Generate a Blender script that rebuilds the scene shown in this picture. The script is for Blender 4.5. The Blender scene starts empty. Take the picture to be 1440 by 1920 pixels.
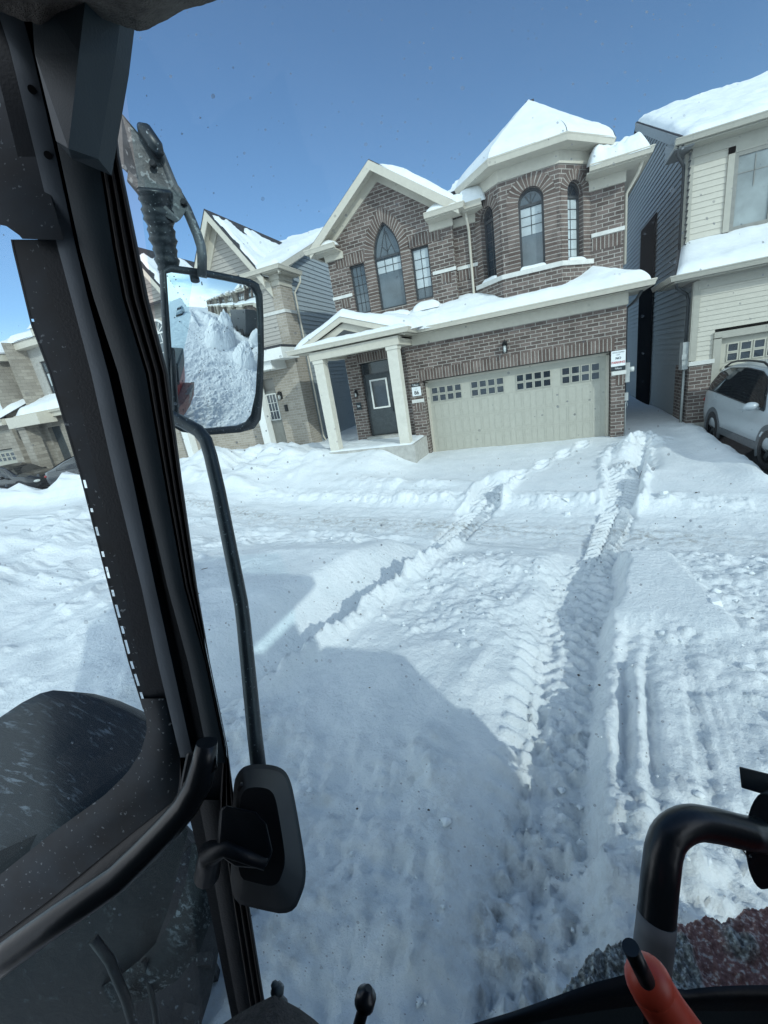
import bpy, bmesh, math, random
import numpy as np
from mathutils import Vector, Matrix
from mathutils.geometry import tessellate_polygon
random.seed(7); rng = np.random.default_rng(7)
S = bpy.context.scene; COL = S.collection
R = math.radians

# ------------------------------------------------------------------ camera
F, YAW, PITCH, ROLL, CZ = 764.88, R(22.998), R(-17.659), R(-9.392), 2.9
fw = Vector((-math.sin(YAW)*math.cos(PITCH), math.cos(YAW)*math.cos(PITCH), math.sin(PITCH)))
r0 = Vector((math.cos(YAW), math.sin(YAW), 0)); u0 = r0.cross(fw)
rt = (r0*math.cos(ROLL) + u0*math.sin(ROLL)).normalized(); up = rt.cross(fw).normalized()
CAM = Vector((0, 0, CZ))
cd = bpy.data.cameras.new('camera'); co = bpy.data.objects.new('camera', cd); COL.objects.link(co)
m = Matrix((rt, up, -fw)).transposed().to_4x4(); m.translation = CAM; co.matrix_world = m
cd.sensor_fit = 'HORIZONTAL'; cd.sensor_width = 36; cd.lens = F/1440*36; cd.clip_start = .02; cd.clip_end = 2000
S.camera = co
def ray(px, py): return rt*(float(px-720)/F) - up*(float(py-960)/F) + fw
def at(px, py, d): return CAM + ray(px, py)*float(d)   # point a real distance d in front of the driver's eye
def onY(px, py, Y): r = ray(px, py); return CAM + r*(Y/r.y)

# ------------------------------------------------------------------ materials
def nt(name):
    m = bpy.data.materials.new(name); m.use_nodes = True
    n = m.node_tree; b = n.nodes['Principled BSDF']; return m, n, b
def N(n, t, **k):
    x = n.nodes.new(t)
    for a, v in k.items():
        if a in x.inputs: x.inputs[a].default_value = v
        else: setattr(x, a, v)
    return x
def ramp(n, src, stops):
    c = n.nodes.new('ShaderNodeValToRGB'); e = c.color_ramp.elements
    while len(e) < len(stops): e.new(.5)
    for q, (p, v) in zip(e, stops):
        q.position = p; q.color = (*v, 1) if not isinstance(v, (int, float)) else (v, v, v, 1)
    n.links.new(src, c.inputs['Fac']); return c
def plain(name, col, rough=.6, metal=0, var=.12, scale=9, bump=.0, spec=.5, coat=0, speck=None, bscale=60):
    m, n, b = nt(name); L = n.links.new
    tc = N(n, 'ShaderNodeTexCoord')
    no = N(n, 'ShaderNodeTexNoise', Scale=scale, Detail=6.0); L(tc.outputs['Object'], no.inputs['Vector'])
    lo = tuple(c*(1-var) for c in col); hi = tuple(min(1, c*(1+var)) for c in col)
    c = ramp(n, no.outputs['Fac'], [(.3, lo), (.7, hi)]); src = c.outputs['Color']
    if speck:
        v = N(n, 'ShaderNodeTexNoise', Scale=speck[0], Detail=2.0); L(tc.outputs['Object'], v.inputs['Vector'])
        rr = ramp(n, v.outputs['Fac'], [(speck[1], 0), (speck[1]+.05, 1)])
        mx = N(n, 'ShaderNodeMix', data_type='RGBA'); L(rr.outputs['Color'], mx.inputs[0]); L(src, mx.inputs[6]); mx.inputs[7].default_value = (*speck[2], 1); src = mx.outputs[2]
    L(src, b.inputs['Base Color'])
    b.inputs['Roughness'].default_value = rough; b.inputs['Metallic'].default_value = metal
    b.inputs['Specular IOR Level'].default_value = spec; b.inputs['Coat Weight'].default_value = coat
    if bump:
        n2 = N(n, 'ShaderNodeTexNoise', Scale=bscale, Detail=5.0); L(tc.outputs['Object'], n2.inputs['Vector'])
        bp = N(n, 'ShaderNodeBump', Strength=bump, Distance=.02); L(n2.outputs['Fac'], bp.inputs['Height']); L(bp.outputs['Normal'], b.inputs['Normal'])
    return m
def brick(name, c1, c2, mortar, bw=.27, rh=.0905, ms=.0075, offset=.5, c3=None, bump=.5, mott=(.68, 1.28)):
    m, n, b = nt(name); L = n.links.new
    uv = N(n, 'ShaderNodeUVMap')
    t = N(n, 'ShaderNodeTexBrick', Scale=1.0); t.offset = offset
    t.inputs['Color1'].default_value = (*c1, 1); t.inputs['Color2'].default_value = (*c2, 1); t.inputs['Mortar'].default_value = (*mortar, 1)
    t.inputs['Brick Width'].default_value = bw; t.inputs['Row Height'].default_value = rh; t.inputs['Mortar Size'].default_value = ms; t.inputs['Mortar Smooth'].default_value = .15; t.inputs['Bias'].default_value = -.1
    L(uv.outputs['UV'], t.inputs['Vector'])
    no = N(n, 'ShaderNodeTexNoise', Scale=2.2, Detail=8.0, Roughness=.65); L(uv.outputs['UV'], no.inputs['Vector'])
    mx = N(n, 'ShaderNodeMix', data_type='RGBA', blend_type='MULTIPLY'); mx.inputs[0].default_value = 1
    c = ramp(n, no.outputs['Fac'], [(.25, mott[0]), (.75, mott[1])]); L(t.outputs['Color'], mx.inputs[6]); L(c.outputs['Color'], mx.inputs[7])
    n3 = N(n, 'ShaderNodeTexNoise', Scale=40.0, Detail=4.0); L(uv.outputs['UV'], n3.inputs['Vector'])
    c3_ = ramp(n, n3.outputs['Fac'], [(.3, .8), (.7, 1.15)])
    m2 = N(n, 'ShaderNodeMix', data_type='RGBA', blend_type='MULTIPLY'); m2.inputs[0].default_value = 1; L(mx.outputs[2], m2.inputs[6]); L(c3_.outputs['Color'], m2.inputs[7])
    L(m2.outputs[2], b.inputs['Base Color']); b.inputs['Roughness'].default_value = .9; b.inputs['Specular IOR Level'].default_value = .2
    ad = N(n, 'ShaderNodeMath', operation='MULTIPLY_ADD'); L(n3.outputs['Fac'], ad.inputs[0]); ad.inputs[1].default_value = .35; 
    iv = N(n, 'ShaderNodeMath', operation='SUBTRACT'); iv.inputs[0].default_value = 1; L(t.outputs['Fac'], iv.inputs[1]); L(iv.outputs[0], ad.inputs[2])
    bp = N(n, 'ShaderNodeBump', Strength=bump, Distance=.012); L(ad.outputs[0], bp.inputs['Height']); L(bp.outputs['Normal'], b.inputs['Normal'])
    return m
def snowmat(name, dirt=False, bump=.35):
    m, n, b = nt(name); L = n.links.new
    tc = N(n, 'ShaderNodeTexCoord')
    b.inputs['Roughness'].default_value = .75; b.inputs['Specular IOR Level'].default_value = .25
    b.inputs['Subsurface Weight'].default_value = 0
    n1 = N(n, 'ShaderNodeTexNoise', Scale=3.0, Detail=8.0, Roughness=.6); L(tc.outputs['Object'], n1.inputs['Vector'])
    c = ramp(n, n1.outputs['Fac'], [(.3, (.76, .80, .82)), (.7, (.86, .88, .89))]); src = c.outputs['Color']
    if dirt:
        at_ = N(n, 'ShaderNodeAttribute', attribute_name='dirt')
        n4 = N(n, 'ShaderNodeTexNoise', Scale=9.0, Detail=8.0, Roughness=.7); L(tc.outputs['Object'], n4.inputs['Vector'])
        mu = N(n, 'ShaderNodeMath', operation='MULTIPLY'); rr = ramp(n, n4.outputs['Fac'], [(.46, 0), (.62, 1)])
        L(at_.outputs['Fac'], mu.inputs[0]); L(rr.outputs['Color'], mu.inputs[1])
        mx = N(n, 'ShaderNodeMix', data_type='RGBA'); L(mu.outputs[0], mx.inputs[0]); L(src, mx.inputs[6]); mx.inputs[7].default_value = (.26, .24, .21, 1); src = mx.outputs[2]
    L(src, b.inputs['Base Color'])
    n2 = N(n, 'ShaderNodeTexNoise', Scale=22.0, Detail=9.0, Roughness=.68); L(tc.outputs['Object'], n2.inputs['Vector'])
    bp = N(n, 'ShaderNodeBump', Strength=bump, Distance=.05); L(n2.outputs['Fac'], bp.inputs['Height']); L(bp.outputs['Normal'], b.inputs['Normal'])
    return m
def siding_mat(name, col, line=.35, pitch=.115):
    return plain(name, col, rough=.55, var=.05, scale=4, bump=.05)
def glass_pane_mat(name, tint, specks=(38, .17, .55), haze=.02):
    m, n, b = nt(name); L = n.links.new; n.nodes.remove(b)
    out = n.nodes['Material Output']; uv = N(n, 'ShaderNodeUVMap')
    tr = N(n, 'ShaderNodeBsdfTransparent'); tr.inputs['Color'].default_value = (*tint, 1)
    df = N(n, 'ShaderNodeBsdfDiffuse'); df.inputs['Color'].default_value = (.13, .165, .19, 1)
    tl = N(n, 'ShaderNodeBsdfTranslucent'); tl.inputs['Color'].default_value = (.13, .165, .19, 1)
    ds = N(n, 'ShaderNodeAddShader'); L(df.outputs[0], ds.inputs[0]); L(tl.outputs[0], ds.inputs[1])
    def spots(scale, rad, gate):
        v = N(n, 'ShaderNodeTexVoronoi', Scale=scale); L(uv.outputs['UV'], v.inputs['Vector'])
        s = N(n, 'ShaderNodeSeparateColor'); L(v.outputs['Color'], s.inputs[0])
        g = N(n, 'ShaderNodeMath', operation='GREATER_THAN'); L(s.outputs[0], g.inputs[0]); g.inputs[1].default_value = gate
        sz = N(n, 'ShaderNodeMath', operation='MULTIPLY'); L(s.outputs[1], sz.inputs[0]); sz.inputs[1].default_value = rad
        lt = N(n, 'ShaderNodeMath', operation='LESS_THAN'); L(v.outputs['Distance'], lt.inputs[0]); L(sz.outputs[0], lt.inputs[1])
        q = N(n, 'ShaderNodeMath', operation='MULTIPLY'); L(g.outputs[0], q.inputs[0]); L(lt.outputs[0], q.inputs[1]); return q
    no = N(n, 'ShaderNodeTexNoise', Scale=3.5, Detail=3.0); L(uv.outputs['UV'], no.inputs['Vector'])
    dens = ramp(n, no.outputs['Fac'], [(.42, .25), (.62, 1)])
    a = spots(specks[0]*2.2, .22, .5); c = spots(specks[0], specks[1], .78)
    sm = N(n, 'ShaderNodeMath', operation='MAXIMUM'); L(a.outputs[0], sm.inputs[0]); L(c.outputs[0], sm.inputs[1])
    s2 = N(n, 'ShaderNodeMath', operation='MULTIPLY'); L(sm.outputs[0], s2.inputs[0]); L(dens.outputs['Color'], s2.inputs[1])
    n5 = N(n, 'ShaderNodeTexNoise', Scale=2.0, Detail=6.0); L(uv.outputs['UV'], n5.inputs['Vector'])
    hz = N(n, 'ShaderNodeMapRange'); L(n5.outputs['Fac'], hz.inputs['Value']); hz.inputs['From Min'].default_value = .35; hz.inputs['From Max'].default_value = .8; hz.inputs['To Min'].default_value = haze*.4; hz.inputs['To Max'].default_value = haze*2
    ma = N(n, 'ShaderNodeMath', operation='MULTIPLY_ADD'); L(s2.outputs[0], ma.inputs[0]); ma.inputs[1].default_value = specks[2]; L(hz.outputs[0], ma.inputs[2])
    mx = N(n, 'ShaderNodeMixShader'); L(ma.outputs[0], mx.inputs[0]); L(tr.outputs[0], mx.inputs[1]); L(ds.outputs[0], mx.inputs[2])
    gl = N(n, 'ShaderNodeBsdfGlossy', Roughness=.02); m2 = N(n, 'ShaderNodeMixShader'); m2.inputs[0].default_value = .012
    L(mx.outputs[0], m2.inputs[1]); L(gl.outputs[0], m2.inputs[2]); L(m2.outputs[0], out.inputs['Surface'])
    return m

M = {}
M['brick'] = brick('brown_brick', (.108, .083, .074), (.206, .160, .143), (.38, .355, .32), ms=.0098)
M['soldier'] = brick('brown_soldier_brick', (.12, .088, .076), (.20, .155, .136), (.38, .355, .32), bw=.30, offset=0, ms=.0105)
M['taupe'] = brick('taupe_brick', (.36, .315, .26), (.44, .39, .33), (.50, .47, .43), bump=.4, mott=(.86, 1.12))
M['stone'] = brick('pale_stone', (.29, .26, .22), (.40, .365, .31), (.22, .20, .18), bw=.45, rh=.16, bump=.4, mott=(.85, 1.12))
M['rowbrick'] = brick('dark_row_brick', (.10, .075, .065), (.2, .16, .14), (.3, .29, .27))
M['redbrick'] = brick('red_brown_brick', (.12, .07, .055), (.2, .13, .11), (.4, .38, .36))
M['cream'] = plain('cream_trim', (.57, .53, .445), .5, var=.05)
M['white'] = plain('white_paint', (.78, .78, .74), .5, var=.04)
M['column'] = plain('column_paint', (.64, .61, .53), .55, var=.06)
M['band'] = plain('stone_band', (.66, .65, .61), .8, var=.08, bump=.2)
M['concrete'] = plain('concrete', (.42, .41, .38), .85, var=.15, bump=.3)
M['garage'] = plain('garage_paint', (.43, .42, .36), .5, var=.04)
M['garage2'] = plain('garage_paint_beige', (.55, .53, .45), .5, var=.04)
M['shingle'] = plain('shingle', (.045, .045, .05), .9, var=.5, scale=30, bump=.5)
M['side_siding'] = plain('grey_siding', (.36, .40, .42), .7, var=.05, spec=.2)
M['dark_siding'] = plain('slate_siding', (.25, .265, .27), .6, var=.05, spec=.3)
M['recess_shade'] = plain('recess_shade_paint', (.012, .013, .015), .95, spec=.0)  # near-black colour stands in for deep shade between the houses
M['beige_siding'] = plain('beige_siding', (.54, .51, .435), .5, var=.04)
M['taupe_siding'] = plain('taupe_siding', (.42, .39, .35), .55, var=.05)
M['taupe_trim'] = plain('taupe_trim', (.40, .385, .33), .55, var=.05)
M['dark_frame'] = plain('dark_window_frame', (.045, .05, .055), .45)
M['grey_frame'] = plain('grey_window_frame', (.22, .22, .2), .5)
M['pane'] = plain('window_pane', (.03, .04, .05), .04, var=.5, scale=1.5, spec=.9)
M['pane_grey'] = plain('window_pane_grey', (.10, .125, .14), .06, var=.25, scale=2, spec=.8)
M['blind'] = plain('window_blind', (.48, .53, .54), .12, var=.12, scale=3, spec=.6)
M['curtain'] = plain('window_curtain', (.24, .275, .275), .10, var=.25, scale=2.5, spec=.7)
M['door'] = plain('dark_door', (.05, .06, .065), .45, var=.2)
M['grey_door'] = plain('grey_door', (.22, .22, .2), .5, var=.1)
M['black'] = plain('black_metal', (.02, .022, .025), .4)
M['meter'] = plain('meter_grey', (.40, .42, .41), .5)
M['snow'] = snowmat('roof_snow', bump=.25)
M['ground'] = snowmat('snow_ground', True, bump=.62)
M['asphalt'] = plain('asphalt', (.045, .047, .05), .8, var=.3, scale=20, bump=.4)
M['cabblack'] = plain('cab_black_plastic', (.005, .009, .014), .42, spec=.3, var=.25, scale=14, bump=.06, bscale=220)
M['cabgrey'] = plain('cab_grey_metal', (.088, .112, .135), .42, metal=.2, var=.2, scale=6, bump=.04, bscale=200)
M['cabtrim'] = plain('cab_trim_plastic', (.024, .038, .048), .5, spec=.35, var=.15, scale=6, bump=.06, bscale=260)
M['housing'] = plain('black_housing_plastic', (.009, .012, .016), .6, spec=.25, var=.1, bump=.05, bscale=300)
M['sleeve'] = plain('grey_sleeve', (.11, .125, .14), .6)
M['grit'] = plain('dark_grit', (.06, .05, .04), .9)
M['slush'] = plain('dirty_slush', (.17, .20, .23), .6, var=.4, scale=40)
M['rubber'] = plain('rubber', (.012, .013, .015), .6, var=.3, bump=.1)
M['gloss'] = plain('glossy_black_paint', (.010, .014, .018), .30, var=.2, spec=.4, bump=.03, bscale=90)
M['dusty'] = plain('dusty_black_metal', (.07, .078, .085), .5, var=.55, scale=16, bump=.15, speck=(60, .60, (.2, .22, .23)))
M['tube'] = plain('speckled_black_tube', (.018, .023, .028), .38, var=.4, scale=20, speck=(170, .68, (.32, .35, .37)))
M['frit'] = plain('dusty_glass_edge', (.009, .016, .023), .45, spec=.3, var=.6, scale=14, speck=(110, .665, (.15, .18, .2)))
M['fabric'] = plain('headliner_fabric', (.115, .105, .095), .95, var=.3, scale=50, bump=.8, bscale=300)
M['knit'] = plain('knit_fabric', (.085, .083, .08), .95, var=.25, scale=120, bump=.8, bscale=400)
M['red'] = plain('red_paint', (.30, .035, .03), .35, var=.2)
M['redknob'] = plain('red_lever_plastic', (.52, .065, .035), .42, var=.12, spec=.5)
M['fender'] = plain('wet_black_fender', (.022, .027, .034), .22, var=.6, scale=7, bump=.35, bscale=30, speck=(75, .63, (.10, .12, .14)))
M['tyre'] = plain('tyre_rubber', (.022, .022, .024), .75, var=.4, bump=.4, speck=(40, .66, (.12, .14, .15)))
M['cartyre'] = plain('car_tyre', (.02, .02, .022), .8, var=.3)
M['rim'] = plain('dark_rim', (.06, .065, .07), .35, metal=.6)
M['suv'] = plain('silver_white_paint', (.40, .44, .47), .28, var=.03, coat=.6)
M['sedan'] = plain('dark_grey_paint', (.022, .026, .031), .25, var=.1, coat=.6)
M['carblack'] = plain('black_car_paint', (.010, .011, .013), .25, var=.1, coat=.6)
M['carglass'] = plain('car_glass', (.012, .015, .018), .05, var=.3, spec=.7)
M['cladding'] = plain('dark_cladding', (.09, .10, .11), .6)
M['taillight'] = plain('tail_light_red', (.25, .02, .02), .2)
M['signwhite'] = plain('sign_white', (.80, .82, .82), .5, var=.02)
M['signblack'] = plain('sign_black', (.02, .03, .035), .5)
M['signred'] = plain('sign_red', (.45, .03, .03), .5)
M['trailer'] = plain('dark_trailer_panel', (.06, .068, .075), .5)
M['lampglass'] = plain('lamp_glass', (.6, .62, .6), .1)
M['wind'] = glass_pane_mat('windshield_glass', (.80, .95, .985), specks=(36, .17, .55))
M['sideglass'] = glass_pane_mat('door_glass', (.80, .95, .985), specks=(30, .16, .5))
def mirror_mat():
    m, n, b = nt('mirror_glass'); L = n.links.new
    b.inputs['Base Color'].default_value = (.86, .90, .91, 1); b.inputs['Metallic'].default_value = 1; b.inputs['Roughness'].default_value = .015
    return m
M['mirror'] = mirror_mat()
def streaky(name, base, light, stretch, thr, rough=.5):
    m, n, b = nt(name); L = n.links.new
    tc = N(n, 'ShaderNodeTexCoord'); mp = N(n, 'ShaderNodeMapping'); mp.inputs['Scale'].default_value = stretch; mp.inputs['Rotation'].default_value = (.2, .3, .5); L(tc.outputs['Object'], mp.inputs['Vector'])
    n1 = N(n, 'ShaderNodeTexNoise', Scale=9.0, Detail=7.0, Roughness=.7, Distortion=.4); L(mp.outputs['Vector'], n1.inputs['Vector'])
    n2 = N(n, 'ShaderNodeTexNoise', Scale=5.0, Detail=4.0); L(tc.outputs['Object'], n2.inputs['Vector'])
    r1 = ramp(n, n1.outputs['Fac'], [(thr, 0), (thr+.09, 1)]); r2 = ramp(n, n2.outputs['Fac'], [(.42, 0), (.62, 1)])
    mu = N(n, 'ShaderNodeMath', operation='MULTIPLY'); L(r1.outputs['Color'], mu.inputs[0]); L(r2.outputs['Color'], mu.inputs[1])
    mx = N(n, 'ShaderNodeMix', data_type='RGBA'); L(mu.outputs[0], mx.inputs[0]); mx.inputs[6].default_value = (*base, 1); mx.inputs[7].default_value = (*light, 1)
    L(mx.outputs[2], b.inputs['Base Color']); b.inputs['Roughness'].default_value = rough; b.inputs['Specular IOR Level'].default_value = .3
    bp = N(n, 'ShaderNodeBump', Strength=.35, Distance=.01); L(n1.outputs['Fac'], bp.inputs['Height']); L(bp.outputs['Normal'], b.inputs['Normal']); return m
M['fender'] = streaky('scratched_black_fender', (.010, .015, .021), (.17, .20, .23), (1.2, 11, 4), .54)
M['tyresnow'] = streaky('snow_streaked_tyre', (.010, .013, .016), (.20, .23, .25), (4, 12, 5), .52, .7)
M['mud'] = streaky('muddy_black_panel', (.005, .007, .010), (.07, .08, .09), (2.5, 1.5, 2.5), .58)
def hoodmat():
    m, n, b = nt('slush_covered_red_paint'); L = n.links.new
    tc = N(n, 'ShaderNodeTexCoord')
    at_ = N(n, 'ShaderNodeAttribute', attribute_name='slush')
    n1 = N(n, 'ShaderNodeTexNoise', Scale=110.0, Detail=5.0); L(tc.outputs['Object'], n1.inputs['Vector'])
    c = ramp(n, n1.outputs['Fac'], [(.32, (.09, .08, .072)), (.50, (.27, .25, .225)), (.64, (.66, .64, .60))])
    r_ = ramp(n, n1.outputs['Fac'], [(.34, (.17, .062, .05)), (.54, (.31, .14, .115)), (.66, (.70, .56, .50))])
    mx = N(n, 'ShaderNodeMix', data_type='RGBA'); L(at_.outputs['Fac'], mx.inputs[0]); L(r_.outputs['Color'], mx.inputs[6]); L(c.outputs['Color'], mx.inputs[7])
    L(mx.outputs[2], b.inputs['Base Color']); b.inputs['Roughness'].default_value = .55
    n2 = N(n, 'ShaderNodeTexNoise', Scale=130.0, Detail=4.0); L(tc.outputs['Object'], n2.inputs['Vector'])
    bp = N(n, 'ShaderNodeBump', Strength=.9, Distance=.006); L(n2.outputs['Fac'], bp.inputs['Height']); L(bp.outputs['Normal'], b.inputs['Normal'])
    return m
M['hood'] = hoodmat()

# ------------------------------------------------------------------ mesh helpers
ORG = {}
def tag(o, label=None, cat=None, group=None, kind=None):
    for k, v in (('label', label), ('category', cat), ('group', group), ('kind', kind)):
        if v: o[k] = v
    return o
def thing(name, loc, label, cat, group=None, rz=0):
    o = bpy.data.objects.new(name, None); COL.objects.link(o); o.location = loc; o.rotation_euler[2] = rz
    o.empty_display_size = .1
    ORG[o.name] = Vector(loc) if not rz else Vector((0, 0, 0)); return tag(o, label, cat, group)
class MB:
    def __init__(s): s.v = []; s.f = []; s.uv = []; s.sm = []
    def add(s, verts, faces, uvs=None, smooth=False):
        b = len(s.v); s.v += [tuple(p) for p in verts]
        for i, f in enumerate(faces):
            s.f.append([b+k for k in f]); s.uv.append([uvs[k] for k in f] if uvs else None); s.sm.append(smooth)
        return s
    def box(s, x0, x1, y0, y1, z0, z1):
        v = [(x, y, z) for z in (z0, z1) for y in (y0, y1) for x in (x0, x1)]
        return s.add(v, [(0,2,3,1),(4,5,7,6),(0,1,5,4),(2,6,7,3),(0,4,6,2),(1,3,7,5)])
    def hexa(s, p):      # 8 points: bottom 4 loop, top 4 loop
        return s.add(p, [(3,2,1,0),(4,5,6,7),(0,1,5,4),(1,2,6,5),(2,3,7,6),(3,0,4,7)])
    def prism(s, fr, poly, w0, w1):   # fr(u,v,w)
        n = len(poly)
        a = [fr(u, v, w0) for u, v in poly]; b = [fr(u, v, w1) for u, v in poly]
        tr = tessellate_polygon([[Vector((u, v, 0)) for u, v in poly]])
        uvs = [(u, v) for u, v in poly]*2
        s.add(a+b, [tuple(t) for t in tr]+[tuple(n+i for i in t) for t in tr], uvs)
        for i in range(n):
            j = (i+1) % n; s.add([a[i], a[j], b[j], b[i]], [(0,1,2,3)])
        return s
    def ring(s, fr, outer, inner, w0, w1):
        n = len(outer)
        for P in (outer, inner):
            for i in range(n):
                j = (i+1) % n; s.add([fr(*P[i], w0), fr(*P[j], w0), fr(*P[j], w1), fr(*P[i], w1)], [(0,1,2,3)])
        for w in (w0, w1):
            for i in range(n):
                j = (i+1) % n; s.add([fr(*outer[i], w), fr(*outer[j], w), fr(*inner[j], w), fr(*inner[i], w)], [(0,1,2,3)])
        return s
    def tube(s, pts, rad, n=12, caps=True, up_=None):
        pts = [Vector(p) for p in pts]; m = len(pts)
        rads = rad if isinstance(rad, (list, tuple)) else [rad]*m
        V = []; prev = None
        for i, p in enumerate(pts):
            t = (pts[min(i+1, m-1)]-pts[max(i-1, 0)]).normalized()
            if prev is None:
                a = Vector((0, 0, 1)) if abs(t.z) < .9 else Vector((1, 0, 0)); e = t.cross(a).normalized()
            else:
                e = (prev - t*prev.dot(t)).normalized()
            prev = e; g = t.cross(e)
            V += [p+(e*math.cos(k*2*math.pi/n)+g*math.sin(k*2*math.pi/n))*rads[i] for k in range(n)]
        Fs = [(i*n+k, i*n+(k+1) % n, (i+1)*n+(k+1) % n, (i+1)*n+k) for i in range(m-1) for k in range(n)]
        s.add(V, Fs, smooth=True)
        if caps: s.add(V[:n], [tuple(range(n))]); s.add(V[-n:], [tuple(range(n))])
        return s
    def grid(s, P, smooth=True, uv=None):   # P rows of points
        h, w = len(P), len(P[0]); V = [p for r in P for p in r]
        return s.add(V, [(i*w+j, i*w+j+1, (i+1)*w+j+1, (i+1)*w+j) for i in range(h-1) for j in range(w-1)], [q for r in uv for q in r] if uv else None, smooth=smooth)
    def ball(s, c, rx, ry=None, rz=None, n=10, m=7):
        ry = ry or rx; rz = rz or rx; P = []
        for i in range(m+1):
            a = math.pi*i/m
            P.append([(c[0]+rx*math.sin(a)*math.cos(2*math.pi*j/n), c[1]+ry*math.sin(a)*math.sin(2*math.pi*j/n), c[2]+rz*math.cos(a)) for j in range(n+1)])
        return s.grid(P)
    def pieces(s):
        key = {}; par = []
        def find(i):
            while par[i] != i: par[i] = par[par[i]]; i = par[i]
            return i
        vid = []
        for p in s.v:
            k = (round(p[0]*2e4), round(p[1]*2e4), round(p[2]*2e4)); vid.append(key.setdefault(k, len(key)))
        par = list(range(len(key)))
        for f in s.f:
            a = find(vid[f[0]])
            for k in f[1:]: par[find(vid[k])] = a
        isl = [find(vid[f[0]]) for f in s.f]; ids = sorted(set(isl))
        if len(ids) < 2 or len(ids) > 400: return None
        V = np.array(s.v, float); lo, hi = {}, {}
        for f, i in zip(s.f, isl):
            q = V[list(f)]; a, b = q.min(0), q.max(0); lo[i] = np.minimum(lo.get(i, a), a); hi[i] = np.maximum(hi.get(i, b), b)
        L = np.array([lo[i] for i in ids]); Hh = np.array([hi[i] for i in ids]); size = (Hh-L).max(1)
        gap = np.maximum(0, np.maximum(L[:, None]-Hh[None], L[None]-Hh[:, None])); near = np.sqrt((gap**2).sum(2)) <= np.maximum(.02, .5*np.maximum(size[:, None], size[None]))
        grp = list(range(len(ids)))
        def f2(i):
            while grp[i] != i: i = grp[i]
            return i
        for a, b in zip(*np.nonzero(np.triu(near, 1))): grp[f2(a)] = f2(b)
        g = {i: f2(k) for k, i in enumerate(ids)}
        lab = [g[i] for i in isl]; u = sorted(set(lab))
        return (lab, u) if 1 < len(u) <= 40 else None
    def build(s, name, mat, parent=None, smooth=None, bevel=0, merge=True, split=True):
        pc = s.pieces() if split and parent and len(s.f) < 30000 else None
        if pc:
            first = None
            for k in pc[1]:
                q = MB(); mp = {}
                for f, uv, sm, l in zip(s.f, s.uv, s.sm, pc[0]):
                    if l != k: continue
                    nf = []
                    for i in f:
                        if i not in mp: mp[i] = len(q.v); q.v.append(s.v[i])
                        nf.append(mp[i])
                    q.f.append(nf); q.uv.append(uv); q.sm.append(sm)
                o = q.build(name, mat, parent, smooth, bevel, merge, split=False); first = first or o
            return first
        o_ = ORG.get(parent.name, Vector((0, 0, 0))) if parent else Vector((0, 0, 0))
        me = bpy.data.meshes.new(name)
        V = [(x-o_.x, y-o_.y, z-o_.z) for x, y, z in s.v]
        me.from_pydata(V, [], s.f); me.update()
        ul = me.uv_layers.new(name='UVMap')
        for pi, p in enumerate(me.polygons):
            q = s.uv[pi]; nrm = p.normal
            for k, li in enumerate(p.loop_indices):
                if q: ul.data[li].uv = q[k]; continue
                x, y, z = s.v[me.loops[li].vertex_index]
                if abs(nrm.z) > .8: ul.data[li].uv = (x, y)
                elif abs(nrm.x) > abs(nrm.y)*1.01: ul.data[li].uv = (y, z)
                elif abs(nrm.y) > .95: ul.data[li].uv = (x, z)
                else: ul.data[li].uv = ((x*nrm.y-y*nrm.x)/max(1e-6, math.hypot(nrm.x, nrm.y)), z)
            p.use_smooth = s.sm[pi] if smooth is None else smooth
        me.materials.append(mat)
        o = bpy.data.objects.new(name, me); COL.objects.link(o)
        if parent: o.parent = parent; ORG[o.name] = o_
        if merge:
            bm = bmesh.new(); bm.from_mesh(me); bmesh.ops.remove_doubles(bm, verts=bm.verts, dist=1e-5); bmesh.ops.recalc_face_normals(bm, faces=bm.faces); bm.to_mesh(me); bm.free()
        if bevel:
            b = o.modifiers.new('bevel', 'BEVEL'); b.width = bevel; b.segments = 2; b.limit_method = 'ANGLE'; b.angle_limit = R(40)
        return o
def frY(Y): return lambda u, v, w: Vector((u, Y-w, v))            # wall facing the street (-Y); w outward
def frXp(X): return lambda u, v, w: Vector((X+w, u, v))           # wall facing +X, u along Y
def frXm(X): return lambda u, v, w: Vector((X-w, u, v))
def frAB(A, B):                                                   # vertical wall from A to B (2-D), outward on the right of A->B
    A = Vector((*A, 0)); B = Vector((*B, 0)); U = (B-A).normalized(); Nn = Vector((U.y, -U.x, 0))
    return lambda u, v, w: A+U*u+Nn*w+Vector((0, 0, v))
def wall(mb, fr, outer, holes=(), depth=.2, w=0, uoff=0):
    loops = [[Vector((u, v, 0)) for u, v in L] for L in [outer]+list(holes)]
    tr = tessellate_polygon(loops); flat = [q for L in loops for q in L]
    mb.add([fr(q.x, q.y, w) for q in flat], [tuple(t) for t in tr], [(q.x+uoff, q.y) for q in flat])
    for h in holes:
        n = len(h)
        for i in range(n):
            a, b = h[i], h[(i+1) % n]
            vert = abs(a[0]-b[0]) < 1e-6
            uvs = [(0, a[1]), (0, b[1]), (depth, b[1]), (depth, a[1])] if vert else [(a[0], 0), (b[0], 0), (b[0], depth), (a[0], depth)]
            mb.add([fr(*a, w), fr(*b, w), fr(*b, w-depth), fr(*a, w-depth)], [(0,1,2,3)], uvs)
    return mb
def rect(u0, u1, v0, v1): return [(u0, v0), (u1, v0), (u1, v1), (u0, v1)]
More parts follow.
